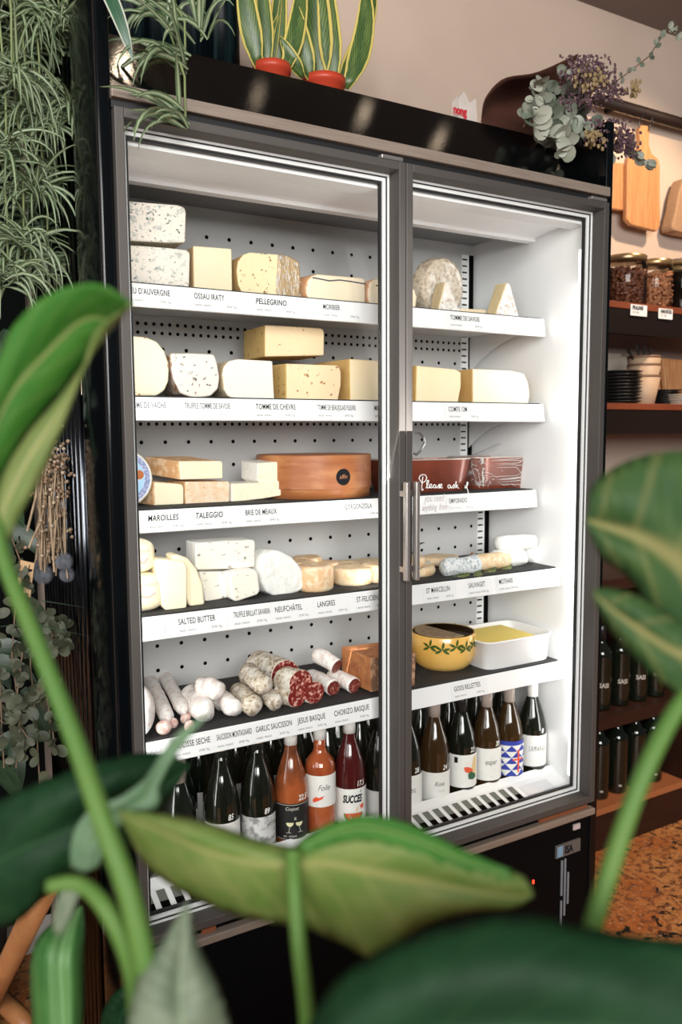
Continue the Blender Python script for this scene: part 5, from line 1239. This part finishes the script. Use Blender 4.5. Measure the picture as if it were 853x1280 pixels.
for (x,y_,r,yy) in [(80,702,.020,.27),(84,718,.018,.31),(54,718,.022,.30),(50,708,.017,.33)]:
    c=P_(x,y_,yy); m=MB(); n=220
    m.blob(c,(r*.6,)*3,1,0,nu=12,nv=8)
    for k in range(n):
        z=1-2*(k+.5)/n; g=k*2.39996; s_=math.sqrt(1-z*z); d=Vector((s_*math.cos(g),s_*math.sin(g),z)); a=d.orthogonal().normalized()*r*.07; b=d.cross(a)
        m.add([c+d*r*.55+a,c+d*r*.55-a*.5+b*.8,c+d*r*.55-a*.5-b*.8,c+d*r*1.05],[(0,1,3),(1,2,3),(2,0,3)])
    m.obj('thistle_head',TH,db)
a=[P_(*q,.27) for q in ((26,700),(43,704),(38,747),(20,738))]
tg=one('kraft_tag',MB().prism(a,(0,.002,0)),mat('kraft_tag',(.50,.32,.17),.7),'brown paper tag with leaf drawing hanging in the dried plants','tag')
t=MB(); q=P_(29,728,.2685); t.tube([P_(28,736,.2685),P_(34,720,.2685),P_(37,706,.2685)],.0008,5); t.blob(P_(33,724,.2685),(.008,.001,.004),1,0,nu=10,nv=6); t.blob(P_(37,713,.2685),(.006,.001,.003),1,0,nu=10,nv=6); t.obj('leaf_drawing',INK,tg)
eb=thing('eucalyptus_bunch','hanging bunch of round grey-green eucalyptus leaves at the left edge','eucalyptus',P_(35,860,.3))
m=MB(); ms=MB(); 
for i,q in enumerate([[(20,745),(15,820),(25,900),(20,960)],[(40,750),(38,830),(45,900),(50,985)],[(60,760),(66,800),(60,850)],[(-5,760),(0,860),(5,960)],[(30,740),(30,800),(20,880)],[(50,800),(60,880),(70,940)],[(-10,850),(20,900),(40,930)],[(0,900),(30,880),(50,860)],[(10,660),(25,700),(30,760)],[(75,770),(78,800),(72,812)]]):
    branch(m,ms,q,10,.0125,.32,.24,100+i)
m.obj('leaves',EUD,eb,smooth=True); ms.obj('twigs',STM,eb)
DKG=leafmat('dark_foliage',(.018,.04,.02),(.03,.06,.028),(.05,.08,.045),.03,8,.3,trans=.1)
fo=thing('dark_foliage_plant','dark green leafy plant behind the hanging bunches','plant',P_(30,760,.45))
m=MB(); rnd=random.Random(9)
for k in range(46):
    p=P_(rnd.uniform(-30,38),rnd.uniform(400,1080),rnd.uniform(.42,.6)); d=Vector((rnd.uniform(-1,1),rnd.uniform(-.4,.2),rnd.uniform(-1,.4)))
    ribbon(m,arc(p,d,.14,.6,6),.045,nrm=(CAM-p)+Vector((rnd.uniform(-.8,.8),0,rnd.uniform(-.8,.8))),fold=.1)
for q,w_ in (([(0,783),(40,780),(110,795)],.003),([(30,752),(60,752),(110,760)],.002)): ribbon(m,[P_(x,y_,.2) for x,y_ in q],w_)
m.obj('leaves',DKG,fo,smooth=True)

# ------------------------------------------------------------------ stool and pot at bottom left
STW=mat('stool_wood',(.38,.17,.065),.4,layers=[dict(s=6,lo=.35,hi=.7,c=(.30,.12,.045),st=(6,6,1))])
stl=thing('wooden_stool','orange-brown wooden stool leg frame at the bottom left corner','stool',(-.28,.0,0))
a=D(-14,1256,1.62); b=D(64,1095,1.30); dv=(b-a)
e=a-dv*0
top=b+dv*.10; bot_=a+dv*(-(a.z)/dv.z) if abs(dv.z)>1e-3 else a
MB().tube([bot_+Vector((0,0,.0)),top],.021,18).obj('leg',STW,stl,smooth=True)
a2=D(-12,1236,1.66); b2=D(60,1306,1.56); MB().tube([a2,b2],.019,16).obj('leg_rail',STW,stl,smooth=True)
MB().tube([Vector((top.x-.30,top.y+.05,0)),Vector((top.x-.16,top.y+.02,top.z))],.021,16).obj('leg',STW,stl,smooth=True)
MB().lathe([(0,0),(.11,0),(.115,.01),(.11,.028),(0,.03)],Vector((top.x-.09,top.y,top.z)),36).obj('seat',STW,stl,smooth=True)
# dark bark-like planter bowl beyond
c=Vector((-.34,.58,0))
pb=one('bark_planter',MB().lathe([(0,0),(.12,0),(.155,.15),(.165,.33),(.155,.34),(.14,.30),(0,.29)],c,36),mat('dark_bark',(.04,.03,.025),.85,layers=[dict(s=30,lo=.5,hi=.62,c=(.14,.10,.08))],bump=(30,1)),'dark rough bark-textured planter on the floor at the left edge','planter',smooth=True)

# ------------------------------------------------------------------ foreground plants (philodendron-like leaves close to the lens)
def cr(P,n):
    "Catmull-Rom resample"
    out=[]; m_=len(P)-1
    for k in range(n):
        t=k/(n-1)*m_; i=min(int(t),m_-1); s_=t-i; p0,p1,p2,p3=[np.array(P[max(0,min(m_,j))],float) for j in (i-1,i,i+1,i+2)]
        out.append(.5*((2*p1)+(p2-p0)*s_+(2*p0-5*p1+4*p2-p3)*s_*s_+(3*p1-p0-3*p2+p3)*s_**3))
    return out
def bigleaf(left,mid,right,mm,parent,bulge=.01,th=.0012,n=28,nc=6,name='leaf'):
    "left / mid / right : lists of (px,py,depth)"
    Lf,Md,Rt=cr(left,n),cr(mid,n),cr(right,n); m=MB(); m.uv['c']=[]
    for i in range(n):
        for j in range(-nc,nc+1):
            t=abs(j)/nc; e_=Lf[i] if j<0 else Rt[i]; q=Md[i]*(1-t)+e_*t; 
            dz=bulge*math.sin(PI*t)*math.sin(PI*i/(n-1)); rip=.003*math.sin(i/(n-1)*9*2*PI-t*5)*t*(1 if n>10 else 0)*.5
            m.v.append(D(q[0],q[1],q[2]-dz+rip)); m.uv['c'].append((.5+.5*j/nc,i/(n-1)))
    W_=2*nc+1
    for i in range(n-1):
        for j in range(W_-1): m.f.append([i*W_+j,i*W_+j+1,(i+1)*W_+j+1,(i+1)*W_+j]); m.m.append(0)
    o=m.obj(name,mm,parent,smooth=True); s_=o.modifiers.new('s','SOLIDIFY'); s_.thickness=th; return o
def pstem(pts,r,parent,mm,name='stem'):
    P=[D(*q) for q in cr(pts,24)]; rr=[r[0]+(r[1]-r[0])*i/23 for i in range(24)]
    return MB().tube(P,rr,14).obj(name,mm,parent,smooth=True)
LA=leafmat('philodendron_leaf',(.026,.115,.014),(.042,.145,.02),(.19,.24,.08),.05,6,.12,trans=.3,rough=.55,spec=.2)
LB=leafmat('philodendron_leaf_pale',(.10,.165,.034),(.155,.20,.055),(.24,.25,.085),.06,5,.25,trans=.35,rough=.55,spec=.2)
LB2=leafmat('philodendron_underside',(.10,.155,.04),(.15,.19,.06),(.26,.26,.10),.10,4,.3,trans=.3,rough=.55,spec=.2)
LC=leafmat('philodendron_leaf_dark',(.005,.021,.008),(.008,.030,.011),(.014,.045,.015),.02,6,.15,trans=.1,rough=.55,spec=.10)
LG=leafmat('philodendron_leaf_grey',(.10,.13,.085),(.13,.155,.105),(.16,.20,.12),.04,0,0,trans=.15,rough=.5,spec=.2)
STG=mat('green_petiole',(.042,.105,.02),.55,layers=[dict(s=9,lo=.35,hi=.7,c=(.07,.13,.025))],spec=.25)
STD=mat('dark_green_petiole',(.05,.13,.03),.45)
pA=thing('left_philodendron','blurred green philodendron at the left with a leaf across the refrigerator edge','plant',(-.42,-1.05,.95))
# leaf A
bigleaf([(0,690,.50),(-20,560,.49),(0,440,.48),(40,382,.47),(90,357,.46),(130,358,.45),(163,379,.45)],
        [(-10,700,.50),(-20,590,.495),(10,500,.49),(60,440,.485),(105,400,.475),(142,400,.47),(163,380,.45)],
        [(0,705,.505),(-8,625,.505),(28,550,.505),(78,490,.505),(118,436,.49),(146,402,.478),(163,381,.45)],LA,pA,.004)
bigleaf([(-2,705,.504),(-10,625,.504),(26,552,.504),(76,492,.504),(116,438,.489),(144,404,.477),(163,381,.45)],
        [(2,700,.497),(0,650,.497),(36,572,.497),(78,508,.497),(108,452,.486),(132,412,.474),(163,381,.45)],
        [(6,705,.50),(16,665,.50),(50,600,.50),(80,535,.50),(103,468,.49),(121,414,.477),(163,382,.451)],LB2,pA,.004)
pstem([(-6,640,.50),(5,700,.49),(45,800,.47),(92,920,.45),(130,1030,.43),(165,1130,.42),(190,1260,.42),(200,1400,.45)],(.0046,.0066),pA,STG)
# dark leaf lower left
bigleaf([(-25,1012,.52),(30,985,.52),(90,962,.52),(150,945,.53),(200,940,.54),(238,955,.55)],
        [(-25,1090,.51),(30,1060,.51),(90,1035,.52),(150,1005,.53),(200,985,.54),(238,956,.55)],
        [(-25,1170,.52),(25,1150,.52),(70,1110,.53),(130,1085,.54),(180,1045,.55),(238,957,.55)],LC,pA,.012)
pstem([(60,1108,.44),(100,1105,.44),(135,1140,.43),(165,1210,.43),(175,1300,.44),(185,1420,.46)],(.0040,.0058),pA,STG)
# upright sheath with long tip
LGB=leafmat('philodendron_leaf_blue_grey',(.09,.165,.085),(.14,.22,.135),(.07,.14,.04),.04,0,0,trans=.2,rough=.45,spec=.3)
bigleaf([(88,1085,.49),(90,1045,.49),(112,1012,.485),(150,996,.48),(182,972,.475),(205,936,.47),(228,912,.47),(258,894,.47)],
        [(105,1090,.488),(110,1055,.488),(138,1022,.484),(176,1000,.48),(191,976,.475),(212,940,.47),(234,915,.47),(259,893,.47)],
        [(124,1085,.49),(134,1052,.49),(160,1026,.485),(198,1008,.48),(200,982,.475),(219,946,.47),(240,918,.47),(260,893,.47)],LGB,pA,.003)
bigleaf([(66,1166,.47),(68,1135,.47),(78,1110,.47)],[(73,1169,.47),(80,1138,.47),(90,1112,.47)],[(80,1165,.47),(92,1140,.47),(102,1112,.47)],LG,pA,.002,n=8)
bigleaf([(163,1400,.40),(160,1290,.40),(172,1225,.41),(200,1180,.42),(233,1128,.43)],[(228,1400,.40),(228,1290,.40),(226,1240,.41),(228,1190,.42),(235,1128,.43)],[(300,1400,.42),(290,1290,.42),(272,1230,.42),(248,1180,.43),(236,1128,.43)],LG,pA,.006)
# striped leaf further away at bottom left
pD=thing('dracaena_plant','green dracaena with a broad lengthwise-veined leaf at the bottom left','plant',(-.33,-.72,.85))
DRA=leafmat('dracaena_leaf',(.025,.095,.022),(.045,.13,.03),(.16,.28,.12),.03,0,stripe=(.09,.19,.065),trans=.15,rough=.5,spec=.2)
bigleaf([(52,1420,.74),(44,1330,.74),(37,1240,.74),(40,1190,.74),(58,1160,.75),(100,1132,.78)],[(84,1420,.73),(82,1330,.73),(78,1250,.73),(76,1200,.73),(84,1165,.75),(102,1132,.78)],[(104,1420,.75),(103,1330,.75),(106,1250,.75),(106,1200,.75),(107,1160,.76),(104,1132,.78)],DRA,pD,.01)
bigleaf([(122,1300,.80),(130,1260,.80),(150,1235,.80),(190,1215,.80)],[(145,1300,.80),(152,1268,.80),(166,1248,.80),(192,1217,.80)],[(175,1300,.80),(180,1275,.80),(185,1255,.80),(194,1220,.80)],LC,pD,.004)
# centre leaf
pF=thing('centre_philodendron','blurred green philodendron leaf spread in front of the wine bottles','plant',(-.18,-1.06,.95))
bigleaf([(148,1012,.47),(200,1016,.47),(265,1028,.47),(320,1048,.47),(368,1058,.47)],
        [(149,1016,.47),(205,1040,.465),(265,1066,.46),(320,1078,.46),(368,1080,.46)],
        [(150,1022,.47),(185,1085,.48),(245,1125,.48),(310,1148,.48),(372,1158,.48)],LB,pF,.006)
bigleaf([(366,1058,.46),(395,1036,.46),(450,1020,.46),(510,1030,.46),(575,1060,.46),(625,1082,.455),(655,1096,.45),(667,1116,.45)],
        [(368,1080,.455),(410,1078,.45),(460,1088,.45),(510,1098,.45),(560,1108,.45),(610,1118,.45),(645,1122,.45),(667,1118,.45)],
        [(370,1156,.47),(395,1165,.47),(430,1180,.465),(472,1197,.46),(530,1158,.46),(590,1140,.455),(640,1136,.45),(667,1121,.45)],LB,pF,.008)
bigleaf([(372,1056,.452),(410,1030,.452),(460,1018,.452),(515,1030,.452),(580,1062,.452),(640,1088,.449)],[(376,1060,.450),(415,1042,.450),(460,1034,.450),(515,1048,.450),(580,1076,.450),(640,1096,.448)],[(380,1066,.449),(420,1056,.449),(460,1052,.449),(515,1068,.449),(580,1092,.449),(640,1106,.447)],LA,pF,.003)
pstem([(366,1062,.45),(368,1110,.45),(374,1180,.44),(384,1270,.44),(392,1420,.46)],(.0042,.0046),pF,STG)
# right leaf with stem
pB=thing('right_philodendron','blurred green philodendron leaf with a long stem at the right edge','plant',(.30,-1.15,.95))
LR=leafmat('philodendron_leaf_mid',(.026,.066,.02),(.046,.085,.024),(.18,.17,.06),.12,3,.3,trans=.3,rough=.6,spec=.2)
bigleaf([(735,640,.48),(742,605,.48),(775,580,.48),(820,566,.48),(880,562,.48)],
        [(734,650,.48),(765,660,.48),(805,675,.475),(845,700,.475),(885,735,.475)],
        [(736,662,.48),(752,696,.48),(790,728,.48),(830,790,.485),(885,850,.49)],LR,pB,.010)
bigleaf([(742,736,.47),(765,735,.47),(800,745,.465),(840,770,.465),(890,800,.465)],
        [(742,740,.47),(770,765,.465),(805,790,.46),(845,815,.46),(890,830,.46)],
        [(742,748,.47),(765,790,.47),(795,825,.465),(830,855,.46),(870,878,.46)],LR,pB,.006)
pstem([(885,830,.465),(860,868,.46),(838,900,.455),(808,960,.445),(785,1020,.44),(762,1090,.435),(742,1155,.43),(715,1260,.43),(690,1420,.45)],(.0050,.0056),pB,STG)
# dark leaf bottom right
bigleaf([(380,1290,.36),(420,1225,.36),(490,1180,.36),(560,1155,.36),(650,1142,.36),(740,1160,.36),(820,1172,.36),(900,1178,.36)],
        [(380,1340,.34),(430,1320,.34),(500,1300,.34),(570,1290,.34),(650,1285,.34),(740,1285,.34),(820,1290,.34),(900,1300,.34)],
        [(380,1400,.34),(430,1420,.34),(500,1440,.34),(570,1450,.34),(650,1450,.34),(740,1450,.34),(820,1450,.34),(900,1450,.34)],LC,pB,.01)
# planter that carries them, below the frame
pt=thing('planter_box','black planter box below the foreground leaves','planter',(-.05,-1.12,0))
MB().box((-.52,-1.26,0),(.50,-.98,.86)).obj('box',BLACKM,pt,bevel=.01)
MB().box((-.50,-1.24,.86),(.48,-1.0,.885)).obj('soil',mat('potting_soil',(.03,.02,.014),.95,bump=(60,1)),pt)
for nm,q in (('canopy_lamp',(153,85)),):
    pass
